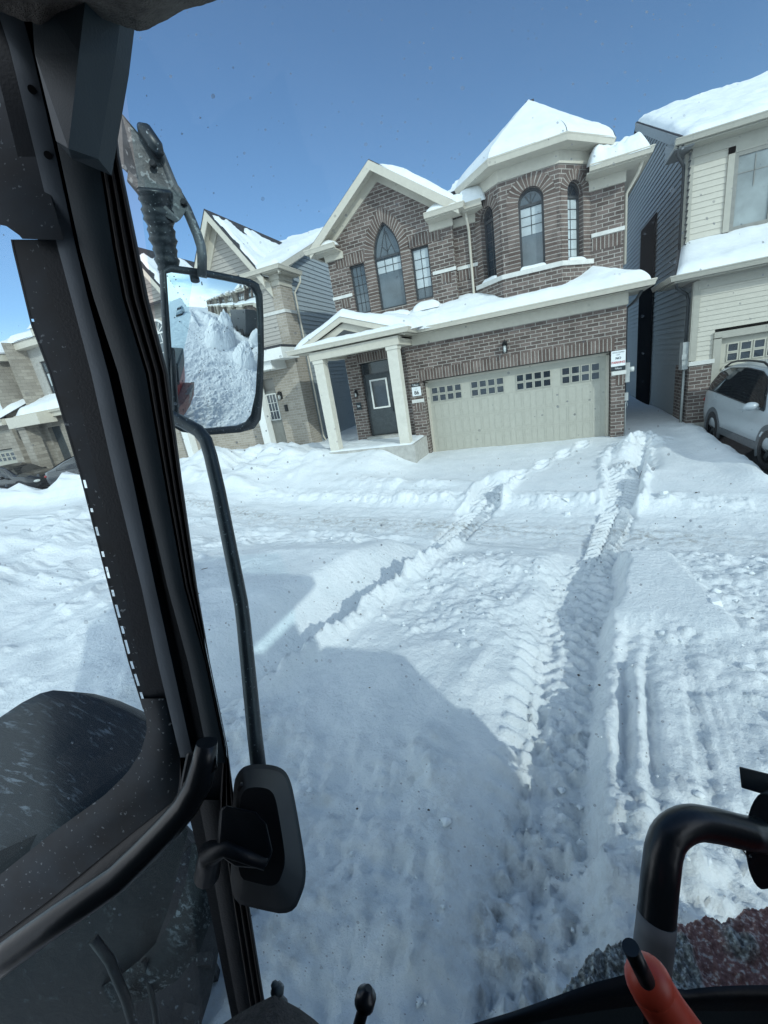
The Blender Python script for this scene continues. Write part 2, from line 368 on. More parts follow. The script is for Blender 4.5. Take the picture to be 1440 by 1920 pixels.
def inset(poly, d):
    n = len(poly); ar = sum(poly[i][0]*poly[(i+1) % n][1]-poly[(i+1) % n][0]*poly[i][1] for i in range(n)); sg = 1 if ar > 0 else -1; out = []
    for i in range(n):
        p0, p1, p2 = Vector(poly[i-1]), Vector(poly[i]), Vector(poly[(i+1) % n])
        a = (p1-p0).normalized(); b = (p2-p1).normalized()
        na = Vector((-a.y, a.x))*sg; nb = Vector((-b.y, b.x))*sg; k = (na+nb); k = k/max(.3, k.dot(na)) if k.length > 1e-6 else na
        out.append((p1.x+k.x*d, p1.y+k.y*d))
    return out
def arch_round(u0, u1, v0, vs, n=14):
    c, r_ = (u0+u1)/2, (u1-u0)/2
    return [(u0, v0), (u1, v0)]+[(c+r_*math.cos(math.pi*k/n), vs+r_*math.sin(math.pi*k/n)) for k in range(n+1)]
def gothic(u0, u1, vs, h, n=9):      # right spring -> apex -> left spring
    w = u1-u0; r_ = (h*h+w*w/4)/w; out = []
    amax = math.asin(h/r_)
    for k in range(n+1):
        a = amax*k/n; out.append((u1-r_+r_*math.cos(a), vs+r_*math.sin(a)))
    return out+[(u0+u1-x, y) for x, y in reversed(out[:-1])]
def window(parent, fr, outline, w=-.09, fw_=.05, fmat='dark_frame', pane='pane', muntins=(), blind=None, mullions=(), mw=.016, mmat=None, name='window'):
    inn = inset(outline, fw_)
    f = MB().ring(fr, outline, inn, w, w-.06).build(name, M[fmat], parent)
    MB().prism(fr, inn, w-.035, w-.05).build('pane', M[pane], f)
    if blind:
        MB().prism(fr, blind, w-.0345+.003, w-.033).build('blind', M['blind'], f)
    mb = MB()
    for (a, b, hw) in [(a, b, mw/2) for a, b in muntins]:
        d = (Vector(b)-Vector(a)).normalized(); q = Vector((-d.y, d.x))*hw
        mb.prism(fr, [tuple(Vector(a)+q), tuple(Vector(a)-q), tuple(Vector(b)-q), tuple(Vector(b)+q)], w-.026, w-.022)
    if muntins: mb.build('muntin', M[mmat or fmat], f)
    mb = MB()
    for (a, b) in mullions:
        d = (Vector(b)-Vector(a)).normalized(); q = Vector((-d.y, d.x))*.03
        mb.prism(fr, [tuple(Vector(a)+q), tuple(Vector(a)-q), tuple(Vector(b)-q), tuple(Vector(b)+q)], w-.02, w+.004)
    if mullions: mb.build('mullion', M[fmat], f)
    return f
def lap_wall(mb, fr, outer, pitch=.115, lip=.016, holes=()):
    """clapboard: each board a tilted strip, clipped to the polygon's span at its height"""
    v0 = min(p[1] for p in outer); v1 = max(p[1] for p in outer); n = len(outer)
    def span(v):
        xs = []
        for i in range(n):
            a, b = outer[i], outer[(i+1) % n]
            if (a[1]-v)*(b[1]-v) <= 0 and abs(a[1]-b[1]) > 1e-9: xs.append(a[0]+(b[0]-a[0])*(v-a[1])/(b[1]-a[1]))
        return (min(xs), max(xs)) if xs else None
    v = v0
    while v < v1-1e-4:
        t = min(v+pitch, v1)
        A, B = span(v+1e-5), span(t-1e-5)
        if A and B:
            segs = [(A[0], A[1], B[0], B[1])]
            for (h0, h1, g0, g1) in holes:
                if v < g1-.01 and t > g0+.01:
                    new = []
                    for a0, a1, b0, b1 in segs: new += [(a0, min(a1, h0), b0, min(b1, h0)), (max(a0, h1), a1, max(b0, h1), b1)]
                    segs = [q for q in new if q[1]-q[0] > .01]
            for a0, a1, b0, b1 in segs:
                mb.add([fr(a0, v, lip), fr(a1, v, lip), fr(b1, t, 0), fr(b0, t, 0)], [(0,1,2,3)])
                mb.add([fr(a0, v, lip), fr(a1, v, lip), fr(a1, v, 0), fr(a0, v, 0)], [(0,1,2,3)])
        v = t
    return mb
def _h(ix, iy, s):
    h = (ix*374761393 + iy*668265263 + s*1442695041) & 0xffffffff
    h = ((h ^ (h >> 13))*1274126177) & 0xffffffff
    return ((h ^ (h >> 16)) & 0xffff)/65535.0
def noise2(x, y, s=0):
    x = np.asarray(x, float); y = np.asarray(y, float)
    ix = np.floor(x).astype(np.int64); iy = np.floor(y).astype(np.int64); fx = x-ix; fy = y-iy
    fx = fx*fx*fx*(fx*(fx*6-15)+10); fy = fy*fy*fy*(fy*(fy*6-15)+10)
    a, b, c, d = _h(ix, iy, s), _h(ix+1, iy, s), _h(ix, iy+1, s), _h(ix+1, iy+1, s)
    return (a*(1-fx)+b*fx)*(1-fy)+(c*(1-fx)+d*fx)*fy - .5
def fbm(x, y, s=0, o=5, g=.5):
    t = 0; am = 1
    for k in range(o): t = t+am*noise2(x*2**k+17.3*k, y*2**k-9.1*k, s+k); am *= g
    return t
def billow(x, y, s=0, o=4, g=.5):
    t = 0; am = 1
    for k in range(o): t = t+am*(1-2*np.abs(2*noise2(x*2**k+5.7*k, y*2**k+3.3*k, s+k))); am *= g
    return t
def sst(a, b, x):
    t = np.clip((x-a)/(b-a), 0, 1); return t*t*(3-2*t)
def snow_patch(mb, c00, c10, c11, c01, t=.22, n=40, m=24, edges=(1, 1, 1, 1), seed=1, bulge=.03, rough=.012, mask=None, edw=.30, var=.30):
    """snow on a roof facet; c00-c10 is the eave. edges = (eave, right, ridge, left) that taper off"""
    c = [np.array(q, float) for q in (c00, c10, c11, c01)]
    tt, ss = np.meshgrid(np.linspace(0, 1, m+1), np.linspace(0, 1, n+1), indexing='ij'); T, Q = tt[..., None], ss[..., None]
    p = (c[0]*(1-Q)+c[1]*Q)*(1-T)+(c[3]*(1-Q)+c[2]*Q)*T
    x, y, z = p[..., 0], p[..., 1], p[..., 2]
    le = np.linalg.norm(c[1]-c[0]); lr = np.linalg.norm(c[2]-c[3]); W = le*(1-tt)+lr*tt; lv = np.linalg.norm((c[3]+c[2])/2-(c[0]+c[1])/2)
    ed = lambda d: 1-(1-np.clip(d/edw, 0, 1))**2.2
    e = np.ones_like(tt)
    if edges[0]: e *= ed(tt*lv)
    if edges[2]: e *= ed((1-tt)*lv)
    if edges[1]: e *= ed((1-ss)*W)
    if edges[3]: e *= ed(ss*W)
    nz = fbm(x*1.1, y*1.1+z*.9, seed, 4); nf = fbm(x*5, y*5+z*3, seed+9, 3)
    h = np.maximum(0, t*(1+var*nz*1.6)+rough*nf)
    if mask is not None: e = e*mask(x, y, z)
    e = np.clip(e, 0, 1); z2 = z+h*e**.85-.045*(1-sst(0, .16, e))
    if edges[0]:
        dn = c[0]-c[3]; dn[2] = 0; L = np.linalg.norm(dn); dn = dn/L if L > 1e-6 else dn
        k = bulge*np.clip(1-tt*lv/.4, 0, 1)*(.35+.9*(nz+.5)); x = x+dn[0]*k; y = y+dn[1]*k
    P = np.stack([x, y, z2], -1)
    mb.grid([[tuple(q) for q in r] for r in P]); return mb
def gutter_path(mb, pts, z1, h=.125, d=.12, closed=False):
    """eavestrough along a 2-D path, z1 = top; outward is right of the path direction"""
    n = len(pts); P2 = [Vector(p) for p in pts]; prof = [(0, 0), (d, 0), (d+.012, -.02), (d-.004, -.045), (d-.03, -h), (0, -h)]
    rows = []
    for i, p in enumerate(P2):
        a = (P2[i]-P2[i-1]).normalized() if i else (P2[1]-P2[0]).normalized()
        b = (P2[i+1]-P2[i]).normalized() if i < n-1 else a
        na, nb = Vector((a.y, -a.x)), Vector((b.y, -b.x)); k = na+nb; k = k/k.dot(na)
        rows.append([(p.x+k.x*o, p.y+k.y*o, z1+v) for o, v in prof+[prof[0]]])
    mb.grid(rows, smooth=False); mb.add(rows[0][:-1], [tuple(range(6))]); mb.add(rows[-1][:-1], [tuple(range(6))]); return mb
def strip3(mb, pts, z0, z1, inner):   # vertical board following a path, thickness "inner" toward the left
    P2 = [Vector(p) for p in pts]; n = len(P2); rows = []
    for i, p in enumerate(P2):
        a = (P2[i]-P2[i-1]).normalized() if i else (P2[1]-P2[0]).normalized()
        b = (P2[i+1]-P2[i]).normalized() if i < n-1 else a
        na, nb = Vector((a.y, -a.x)), Vector((b.y, -b.x)); k = na+nb; k = k/k.dot(na)
        q = p-k*inner; rows.append([(p.x, p.y, z0), (p.x, p.y, z1), (q.x, q.y, z1), (q.x, q.y, z0), (p.x, p.y, z0)])
    mb.grid(rows, smooth=False); mb.add(rows[0][:4], [(0,1,2,3)]); mb.add(rows[-1][:4], [(0,1,2,3)]); return mb
def text(s, size, fr_o, U, V, mat, name, parent, ext=.001, bold=0):
    cu = bpy.data.curves.new(name, 'FONT'); cu.body = s; cu.size = size; cu.align_x = 'CENTER'; cu.align_y = 'CENTER'; cu.extrude = ext; cu.offset = bold
    t = bpy.data.objects.new(name, cu); COL.objects.link(t); bpy.context.view_layer.update()
    me = bpy.data.meshes.new_from_object(t.evaluated_get(bpy.context.evaluated_depsgraph_get())); bpy.data.objects.remove(t)
    o_ = ORG.get(parent.name, Vector()); U = Vector(U); V = Vector(V); W = U.cross(V); O = Vector(fr_o)
    for v in me.vertices:
        c = v.co.copy(); v.co = O+U*c.x+V*c.y+W*c.z-o_
    me.materials.clear(); me.materials.append(mat)
    o = bpy.data.objects.new(name, me); COL.objects.link(o); o.parent = parent; return o

# ------------------------------------------------------------------ brown brick house (number 86)
def lerp(a, b, t): return a+(b-a)*t
def grid_muntins(u0, u1, v0, v1, nu, nv):
    return [((lerp(u0, u1, k/nu), v0), (lerp(u0, u1, k/nu), v1)) for k in range(1, nu)]+[((u0, lerp(v0, v1, k/nv)), (u1, lerp(v0, v1, k/nv))) for k in range(1, nv)]
def wall_lamp(parent, x, y, z, s=1.0):
    f = MB().box(x-.05*s, x+.05*s, y-.015, y, z-.10*s, z+.14*s)
    f.tube([(x, y-.01, z+.10*s), (x, y-.07*s, z+.17*s), (x, y-.13*s, z+.13*s)], .011*s, 8)
    for (r1, r2, z1, z2) in ((.075, .03, .06, .13), (.07, .075, .05, .06), (.055, .06, -.135, -.12)):
        f.tube([(x, y-.13*s, z+z1*s), (x, y-.13*s, z+z2*s)], [r1*s, r2*s], 8)
    for k in range(4):
        a = math.pi/4+k*math.pi/2; dx, dy = .055*s*math.cos(a), .055*s*math.sin(a)
        f.tube([(x+dx, y-.13*s+dy, z-.12*s), (x+dx, y-.13*s+dy, z+.055*s)], .007*s, 6)
    f = f.build('wall_lamp', M['black'], parent)
    MB().tube([(x, y-.13*s, z-.11*s), (x, y-.13*s, z+.04*s)], [.04*s, .036*s], 10).build('lamp_glass', M['lampglass'], f)
def garage_door(parent, x0, x1, Y, z0, z1, mat, wins, xbrace=False):
    """panelled door in plane Y; wins: list of (u0,u1) groups of four lites in two rows"""
    fr = frY(Y); W = x1-x0
    d = MB().box(x0, x1, Y, Y+.05, z0, z1)
    o = None
    for k in range(1, 4): pass
    d = d.build('garage_door', mat, parent)
    rel = MB(); sec = (z1-z0-.62)/3
    for r_ in range(3):
        za, zb = z0+sec*r_+.015, z0+sec*(r_+1)-.015
        n = 8
        for k in range(n):
            for h in range(2):
                ua = x0+.08+(W-.16)*(k+.5*h)/n+.02+(.05 if h == 0 else 0); ub = x0+.08+(W-.16)*(k+.5*(h+1))/n-.02-(.05 if h == 1 else 0)
                rel.ring(fr, rect(ua, ub, za+.04, zb-.03), rect(ua+.012, ub-.012, za+.052, zb-.042), .001, .007)
    rel.build('panel_moulding', mat, d)
    ls = MB()
    for g0, g1 in wins:
        w4 = (g1-g0)/4
        for k in range(4):
            for rr in range(2):
                a = g0+w4*k+w4*.14; b = g0+w4*(k+1)-w4*.14; c_ = z1-.17-.17+(-.225)*rr; ls.prism(fr, rect(a, b, c_, c_+.165), .002, .009)
    ls.build('lite', M['pane'], d)
    fr_ = MB()
    for g0, g1 in wins:
        w4 = (g1-g0)/4
        for k in range(4):
            for rr in range(2):
                a = g0+w4*k+w4*.14; b = g0+w4*(k+1)-w4*.14; c_ = z1-.34-.225*rr
                fr_.ring(fr, rect(a-.022, b+.022, c_-.022, c_+.187), rect(a, b, c_, c_+.165), .002, .022)
    fr_.build('lite_frame', mat, d)
    sl = MB()
    for r_ in range(1, 4): sl.box(x0, x1, Y-.003, Y, z0+sec*r_-.006, z0+sec*r_+.006)
    sl.build('section_joint', M['taupe_trim'], d)
    if xbrace:
        xb = MB()
        for k in range(4):
            ua, ub = x0+W*k/4+.12, x0+W*(k+1)/4-.12; za, zb = z1-1.55, z1-.72
            for p, q in (((ua, za), (ub, zb)), ((ua, zb), (ub, za))):
                dd = (Vector(q)-Vector(p)).normalized(); qq = Vector((-dd.y, dd.x))*.035
                xb.prism(fr, [tuple(Vector(p)+qq), tuple(Vector(p)-qq), tuple(Vector(q)-qq), tuple(Vector(q)+qq)], .018, .035)
        xb.build('cross_brace', mat, d)
    return d
def downspout(parent, pts, mat='cream', r_=.035):
    return MB().tube(pts, r_, 8).build('downspout', M[mat], parent)

H = thing('brick_house', (-2, 12.4, .5), 'brown brick house with snow-capped turret, pointed gable window and wide beige garage door', 'house')
XR, XL = 1.95, -5.95; YG, YW = 12.42, 12.85
SOL = MB()     # soldier courses and arches share one material
def soldier(fr, u0, u1, v0, v1, w=.008): 
    wq = [fr(u0, v0, w), fr(u1, v0, w), fr(u1, v1, w), fr(u0, v1, w)]
    SOL.add(wq, [(0,1,2,3)], [(.01, u0), (.01, u1), (.29, u1), (.29, u0)])
    for a, b in ((0, 1), (1, 2), (2, 3), (3, 0)):
        p, q = wq[a], wq[b]; nrm = fr(0, 0, 0)-fr(0, 0, w); SOL.add([p, q, q+nrm, p+nrm], [(0,1,2,3)], [(.05, .03)]*4)
def arch_ring(fr, inner, outer, w=.008):
    L = 0; us = [0]
    for i in range(1, len(inner)):
        L += ((Vector(inner[i])-Vector(inner[i-1])).length+(Vector(outer[i])-Vector(outer[i-1])).length)/2; us.append(L)
    for i in range(len(inner)-1):
        SOL.add([fr(*inner[i], w), fr(*inner[i+1], w), fr(*outer[i+1], w), fr(*outer[i], w)], [(0,1,2,3)], [(.02, us[i]), (.02, us[i+1]), (.28, us[i+1]), (.28, us[i])])
        SOL.add([fr(*outer[i], w), fr(*outer[i+1], w), fr(*outer[i+1], 0), fr(*outer[i], 0)], [(0,1,2,3)], [(.05, .03)]*4)
        SOL.add([fr(*inner[i], w), fr(*inner[i+1], w), fr(*inner[i+1], -.09), fr(*inner[i], -.09)], [(0,1,2,3)], [(.1, us[i]), (.1, us[i+1]), (.2, us[i+1]), (.2, us[i])])
W = MB()
fG, fP = frY(YG), frY(YW)
DX0, DX1, DZ0, DZ1 = -3.36, 1.64, .45, 2.69
wall(W, fG, rect(-3.76, XR, .1, 3.95), [rect(DX0, DX1, .11, DZ1+.015)], depth=.34)
soldier(fG, DX0-.09, DX1+.06, DZ1+.02, DZ1+.32)
wall(W, frXm(-3.76), rect(YG, YW, .1, 3.95))
wall(W, frXp(XR), rect(YG, 18, .1, 4.3)); wall(W, frXp(XR), rect(13.05, 18, 4.3, 6.75))
wall(W, frXm(XL), rect(YW, 18, .1, 6.75))
# gable wall with porch doorway and three windows
wl, wc, wr = (-5.28, -4.79), (-4.475, -3.645), (-3.35, -2.83)
goth = [(wc[0], 4.9), (wc[1], 4.9)]+gothic(wc[0], wc[1], 6.26, .86)
holes = [rect(*wl, 4.93, 6.27), goth, rect(*wr, 4.93, 6.27), rect(-5.47, -4.08, 1.09, 3.52)]
wall(W, fP, [(XL, .1), (-2.14, .1), (-2.14, 6.95), (-4.05, 8.22), (XL, 6.95)], holes, depth=.2)
wall(W, frXp(-2.14), rect(YW, 13.05, 3.9, 6.9)); wall(W, frY(13.05), rect(-2.14, -1.4, 3.9, 6.75)); wall(W, frY(13.05), rect(1.1, XR, 3.9, 6.72))
for u0, u1 in ((wl[0]-.42, wl[1]+.05), (wr[0]-.04, wr[1]+.36)): soldier(fP, u0, u1, 6.29, 6.57)
gin = gothic(wc[0]-.0, wc[1]+.0, 6.26, .86, 14); gout = gothic(wc[0]-.27, wc[1]+.27, 6.26, 1.22, 14)
arch_ring(fP, gin, gout)
for a, b in ((wc[0]-.27, wc[0]), (wc[1], wc[1]+.27)):   # header quoins beside the pointed window
    SOL.add([fP(a, 4.6, .008), fP(b, 4.6, .008), fP(b, 6.26, .008), fP(a, 6.26, .008)], [(0,1,2,3)], [(.01, 4.6), (.29, 4.6), (.29, 6.26), (.01, 6.26)])
for u0, u1 in ((XL+.0, wl[0]-.03), (wr[1]+.05, -2.145)): soldier(fP, u0+.22, u1-.12, 5.2, 5.46)
soldier(frY(13.05), -2.12, -1.46, 5.2, 5.46); soldier(frY(13.05), 1.26, XR-.05, 5.14, 5.42)
soldier(fG, DX1+.1, XR-.02, 1.84, 2.1, .006); soldier(fG, -3.68, DX0-.06, 1.84, 2.1, .006)
soldier(fP, -5.55, -4.0, 3.55, 3.8)
# bay
BP = [(-1.575, 13.05), (-.85, 12.35), (.5, 12.35), (1.225, 13.05)]
WINB = []
for k in range(3):
    A, B = BP[k], BP[k+1]; L = (Vector(B)-Vector(A)).length; fb = frAB(A, B); c = L/2+(.04 if k == 1 else 0); hw = .29 if k == 1 else .255
    o = arch_round(c-hw, c+hw, 4.97, 6.42)
    wall(W, fb, rect(0, L, 4.0, 7.2), [o], depth=.22, uoff=k*.5)
    n = 18; RO = .565 if k == 1 else .47
    arch_ring(fb, [(c+hw*math.cos(math.pi*i/n), 6.42+hw*math.sin(math.pi*i/n)) for i in range(n+1)], [(c+RO*math.cos(math.pi*i/n), 6.42+RO*math.sin(math.pi*i/n)) for i in range(n+1)])
    for a, b in ((c-RO, c-hw), (c+hw, c+RO)):
        SOL.add([fb(a, 4.97, .008), fb(b, 4.97, .008), fb(b, 6.42, .008), fb(a, 6.42, .008)], [(0,1,2,3)], [(.01, 4.97), (.29, 4.97), (.29, 6.42), (.01, 6.42)])
    WINB.append((fb, o, c, hw))
def offs(path, d):
    P2 = [Vector(p) for p in path]; out = []
    for i, p in enumerate(P2):
        a = (P2[i]-P2[i-1]).normalized() if i else (P2[1]-P2[0]).normalized(); b = (P2[i+1]-P2[i]).normalized() if i < len(P2)-1 else a
        na, nb = Vector((a.y, -a.x)), Vector((b.y, -b.x)); k = na+nb; k = k/k.dot(na); q = p+k*d; out.append((q.x, q.y))
    return out
BPo = offs(BP, .055)
for k in range(3):
    A, B = BPo[k], BPo[k+1]; wall(W, frAB(A, B), rect(0, (Vector(B)-Vector(A)).length, 4.0, 4.86), uoff=.2*k)
W.build('wall', M['brick'], H, merge=False); SOL.build('soldier_course', M['soldier'], H, merge=False)
# back and inner core so no light passes
MB().box(XL+.05, XR-.05, 13.4, 18, .1, 6.7).build('rear_wall', M['side_siding'], H)
# bands and sills
b = MB(); strip3(b, offs(BP, .10), 4.86, 4.965, .10); b.build('sill_band', M['band'], H)
b = MB()
for f, u0, u1 in ((fP, XL-.02, wl[0]-.03), (fP, wr[1]+.05, -2.12), (frY(13.05), -2.12, -1.5), (frY(13.05), 1.24, XR+.02)):
    z0 = 5.44 if u1 > 0 else 5.47; b.prism(f, rect(u0, u1, z0, z0+.085), -.02, .03)
for u0, u1 in ((DX1+.0, XR+.02), (-3.74, DX0)): b.prism(fG, rect(u0, u1, 2.1, 2.2), -.05, .035)
b.build('stone_band', M['band'], H)
# windows
for (u0, u1), mm in ((wl, 'pane_grey'), (wr, 'blind')):
    ol = rect(u0, u1, 4.93, 6.27); bl = rect(u0+.05, u1-.05, 5.25, 6.22) if u0 > -4 else None
    window(H, fP, ol, pane='pane_grey', blind=bl, muntins=grid_muntins(u0+.05, u1-.05, 5.0, 6.22, 3 if u0 < -4 else 2, 5), name='window')
window(H, fP, goth, pane='pane_grey', blind=rect(wc[0]+.05, wc[1]-.05, 5.88, 6.2), mullions=[((wc[0]+.03, 6.27), (wc[1]-.03, 6.27))],
       muntins=grid_muntins(wc[0]+.05, wc[1]-.05, 5.85, 6.24, 3, 2)+[((-4.06, 6.3), (-4.06, 6.98)), ((-4.3, 6.3), (-4.08, 6.9)), ((-3.82, 6.3), (-4.04, 6.9)), ((-4.2, 6.55), (-4.06, 6.4)), ((-3.92, 6.55), (-4.06, 6.4))], name='arched_window')
for k, (fb, o, c, hw) in enumerate(WINB):
    window(H, fb, o, w=-.13, pane='pane_grey' if k == 1 else 'pane', blind=rect(c-hw+.05, c+hw-.05, 5.75, 6.33) if k == 1 else (rect(c-hw+.05, c+hw-.05, 5.1, 6.33) if k == 2 else None),
           mullions=[((c-hw+.03, 6.37), (c+hw-.03, 6.37))], muntins=grid_muntins(c-hw+.05, c+hw-.05, 5.75 if k == 1 else 5.05, 6.34, 2, 3 if k == 1 else 6)+[((c, 6.4), (c+d, 6.4+e)) for d, e in ((-.12, .18), (0, .22), (.12, .18))], name='arched_window')
# garage door and trim
garage_door(H, DX0+.06, DX1-.06, 12.72, .45, 2.62, M['garage'], [(-3.2, -2.25), (-2.0, -1.03), (-.72, .22), (.46, 1.42)])
b = MB()
for u0, u1, v0, v1 in ((DX0+.02, DX0+.09, .45, 2.65), (DX1-.09, DX1-.02, .45, 2.65), (DX0+.02, DX1-.02, 2.62, 2.68)): b.prism(frY(12.72), rect(u0, u1, v0, v1), -.03, .045)
b.build('door_trim', M['cream'], H)
wall_lamp(H, -.93, YG, 3.23, 1.15)
# front door
fd = frY(12.98)
D = MB().prism(fd, rect(-5.40, -4.50, 1.2, 3.12), -.05, 0).build('front_door', M['door'], H)
b = MB().ring(fd, rect(-5.26, -4.66, 2.05, 2.98), rect(-5.21, -4.71, 2.10, 2.93), -.01, .02); b.build('door_lite_frame', M['white'], D)
MB().prism(fd, rect(-5.21, -4.71, 2.10, 2.93), -.01, .004).build('door_lite', M['pane'], D)
MB().tube([fd(-4.56, 1.9, .05), fd(-4.56, 2.3, .05)], .014, 8).build('door_handle', M['black'], D)
sd = MB().prism(fd, rect(-4.42, -4.1, 1.2, 3.12), -.05, 0).build('sidelight', M['door'], H)
MB().ring(fd, rect(-4.37, -4.15, 2.05, 2.98), rect(-4.33, -4.19, 2.09, 2.94), -.01, .02).build('sidelight_frame', M['white'], sd)
MB().prism(fd, rect(-5.42, -4.1, 3.15, 3.5), -.05, 0).build('transom', M['pane'], H)
b = MB()
for q in (rect(-5.46, -5.40, 1.1, 3.5), rect(-4.50, -4.42, 1.1, 3.15), rect(-5.46, -4.08, 3.12, 3.16)): b.prism(fd, q, -.06, .03)
b.build('door_frame', M['dark_frame'], H)
b = MB().box(-5.5, -4.05, 12.55, 12.84, 1.09, 1.19); b.build('door_step', M['concrete'], H)
wall_lamp(H, -5.72, YW, 2.62, .8)
# porch: slab, columns, beam, ceiling
MB().box(-6.35, -3.42, 11.0, 12.84, .2, 1.07).build('porch_slab', M['concrete'], H, bevel=.01)
b = MB(); snow_patch(b, (-6.33, 11.02, 1.07), (-3.45, 11.02, 1.07), (-3.45, 12.8, 1.07), (-6.33, 12.8, 1.07), t=.05, n=30, m=20, bulge=0, rough=.02, seed=4); b.build('porch_snow', M['snow'], H)
for x in (-6.0, -3.73):
    c = MB().box(x-.15, x+.15, 11.12, 11.42, 1.06, 3.64); c.box(x-.17, x+.17, 11.10, 11.44, 3.64, 3.74)
    c.build('porch_column', M['column'], H, bevel=.008)
b = MB().box(-6.22, -3.5, 11.08, 11.46, 3.74, 3.96); b.box(-6.22, -5.85, 11.46, 12.85, 3.74, 3.96); b.box(-3.86, -3.5, 11.46, 12.41, 3.74, 3.96); b.box(-6.2, -3.5, 11.4, 12.84, 3.90, 3.95)
b.build('porch_beam', M['cream'], H)
# lower eave: gutter, soffit, frieze
LE = [(-6.75, 12.9), (-6.75, 11.05), (-3.27, 11.05), (-3.27, 12.0), (2.33, 12.0), (2.33, 13.6)]
LEr = [(x, y) for x, y in LE]
b = MB(); gutter_path(b, LEr, 4.12); b.build('gutter', M['cream'], H)
b = MB(); b.add([(-6.75, 11.05, 3.985), (-3.27, 11.05, 3.985), (-3.27, 12.9, 3.985), (-6.75, 12.9, 3.985)], [(0,1,2,3)]); b.add([(-3.3, 12.0, 3.983), (2.33, 12.0, 3.983), (2.33, 13.6, 3.983), (-3.3, 13.6, 3.983)], [(0,1,2,3)])
b.build('soffit', M['cream'], H)
b = MB().box(-3.5, XR+.02, 12.38, 12.42, 3.72, 3.98); b.box(XR, XR+.035, 12.42, 13.5, 3.72, 3.98); b.build('frieze_board', M['cream'], H)
# lower roof
def tri_roof(mb, pts, th=.04):
    n = len(pts); mb.add([Vector(p) for p in pts]+[Vector(p)-Vector((0, 0, th)) for p in pts], [tuple(range(n)), tuple(range(2*n-1, n-1, -1))]+[(i, (i+1) % n, n+(i+1) % n, n+i) for i in range(n)]); return mb
SL = .50
b = MB(); tri_roof(b, [(-3.6, 12.0, 4.1), (2.35, 12.0, 4.1), (1.3, 13.05, 4.1+1.05*SL), (-3.6, 13.05, 4.1+1.05*SL)]); tri_roof(b, [(2.35, 12.0, 4.1), (2.35, 13.7, 4.1), (1.3, 13.7, 4.62), (1.3, 13.05, 4.625)])
zr, xr, ye = 4.78, -5.1, 11.24
tri_roof(b, [(-6.76, ye, 4.14), (xr, ye, zr), (xr, 12.85, zr), (-6.76, 12.85, 4.14)]); tri_roof(b, [(xr, ye, zr), (-3.3, ye, 4.10), (-3.3, 12.85, 4.10), (xr, 12.85, zr)])
b.build('porch_roof', M['shingle'], H)
b = MB()
for sgn, xe, ze in ((-1, -6.72, 4.155), (1, -3.34, 4.12)):    # rake boards of the porch gable
    b.hexa([(xe, ye-.03, ze-.18), (xr, ye-.03, zr-.19), (xr, ye+.02, zr-.19), (xe, ye+.02, ze-.18), (xe, ye-.03, ze), (xr, ye-.03, zr-.02), (xr, ye+.02, zr-.02), (xe, ye+.02, ze)])
b.add([(-6.3, ye+.1, 4.13), (-3.75, ye+.1, 4.13), (xr, ye+.1, 4.58)], [(0,1,2)])
b.build('gable_trim', M['cream'], H)
MB().add([(-5.75, ye+.08, 4.13), (-4.4, ye+.08, 4.13), (xr, ye+.08, 4.40)], [(0,1,2)]).build('gable_infill', M['dark_frame'], H)  # dark triangle behind the porch rake boards
b = MB()
snow_patch(b, (-3.1, 11.98, 4.12), (2.36, 11.98, 4.12), (1.28, 13.03, 4.64), (-3.6, 13.03, 4.64), t=.17, n=90, m=30, edges=(1, 0, 0, 0), seed=3, bulge=.03)
snow_patch(b, (2.36, 11.98, 4.12), (2.36, 13.7, 4.12), (1.28, 13.7, 4.64), (1.28, 13.03, 4.64), t=.17, n=30, m=30, edges=(1, 0, 0, 0), seed=3)
snow_patch(b, (-6.74, 12.8, 4.15), (-6.74, ye-.05, 4.15), (xr, ye-.05, zr), (xr, 12.8, zr), t=.15, n=34, m=30, edges=(1, 1, 0, 0), seed=6, bulge=.05)
snow_patch(b, (-3.22, ye-.05, 4.10), (-2.7, 12.9, 4.30), (xr, 12.8, zr), (xr, ye-.05, zr), t=.15, n=50, m=60, edges=(1, 0, 0, 1), seed=6, bulge=.06)
snow_patch(b, (-6.72, 11.04, 4.11), (-3.26, 11.04, 4.11), (-3.26, ye+.06, 4.2), (-6.72, ye+.06, 4.2), t=.075, n=60, m=10, edges=(1, 1, 0, 1), seed=8)
snow_patch(b, (-3.6, 11.75, 4.1), (-2.4, 11.97, 4.11), (-2.4, 13.03, 4.64), (-3.9, 13.0, 4.5), t=.23, n=40, m=36, edges=(1, 1, 0, 1), seed=5, edw=.45, bulge=.03)
b.build('lower_roof_snow', M['snow'], H)
b = MB()      # drifts on the window ledges
for (fb, o, c, hw), z in zip(WINB, (4.965,)*3):
    P = [fb(c-hw-.05, z, .09), fb(c+hw+.05, z, .09), fb(c+hw+.03, z, -.1), fb(c-hw-.03, z, -.1)]
    snow_patch(b, *P, t=.10, n=16, m=10, edges=(1, 1, 0, 1), seed=int(11+c*9), bulge=0, edw=.12)
snow_patch(b, (-4.6, 12.5, 4.62), (-3.55, 12.5, 4.62), (-3.55, 12.88, 4.72), (-4.6, 12.88, 4.72), t=.17, n=30, m=16, seed=14, bulge=0, edw=.35); snow_patch(b, (-3.45, 12.55, 4.66), (-2.65, 12.55, 4.66), (-2.65, 12.88, 4.78), (-3.45, 12.88, 4.78), t=.15, n=30, m=16, seed=15, bulge=0, edw=.3)
b.build('ledge_snow', M['snow'], H)
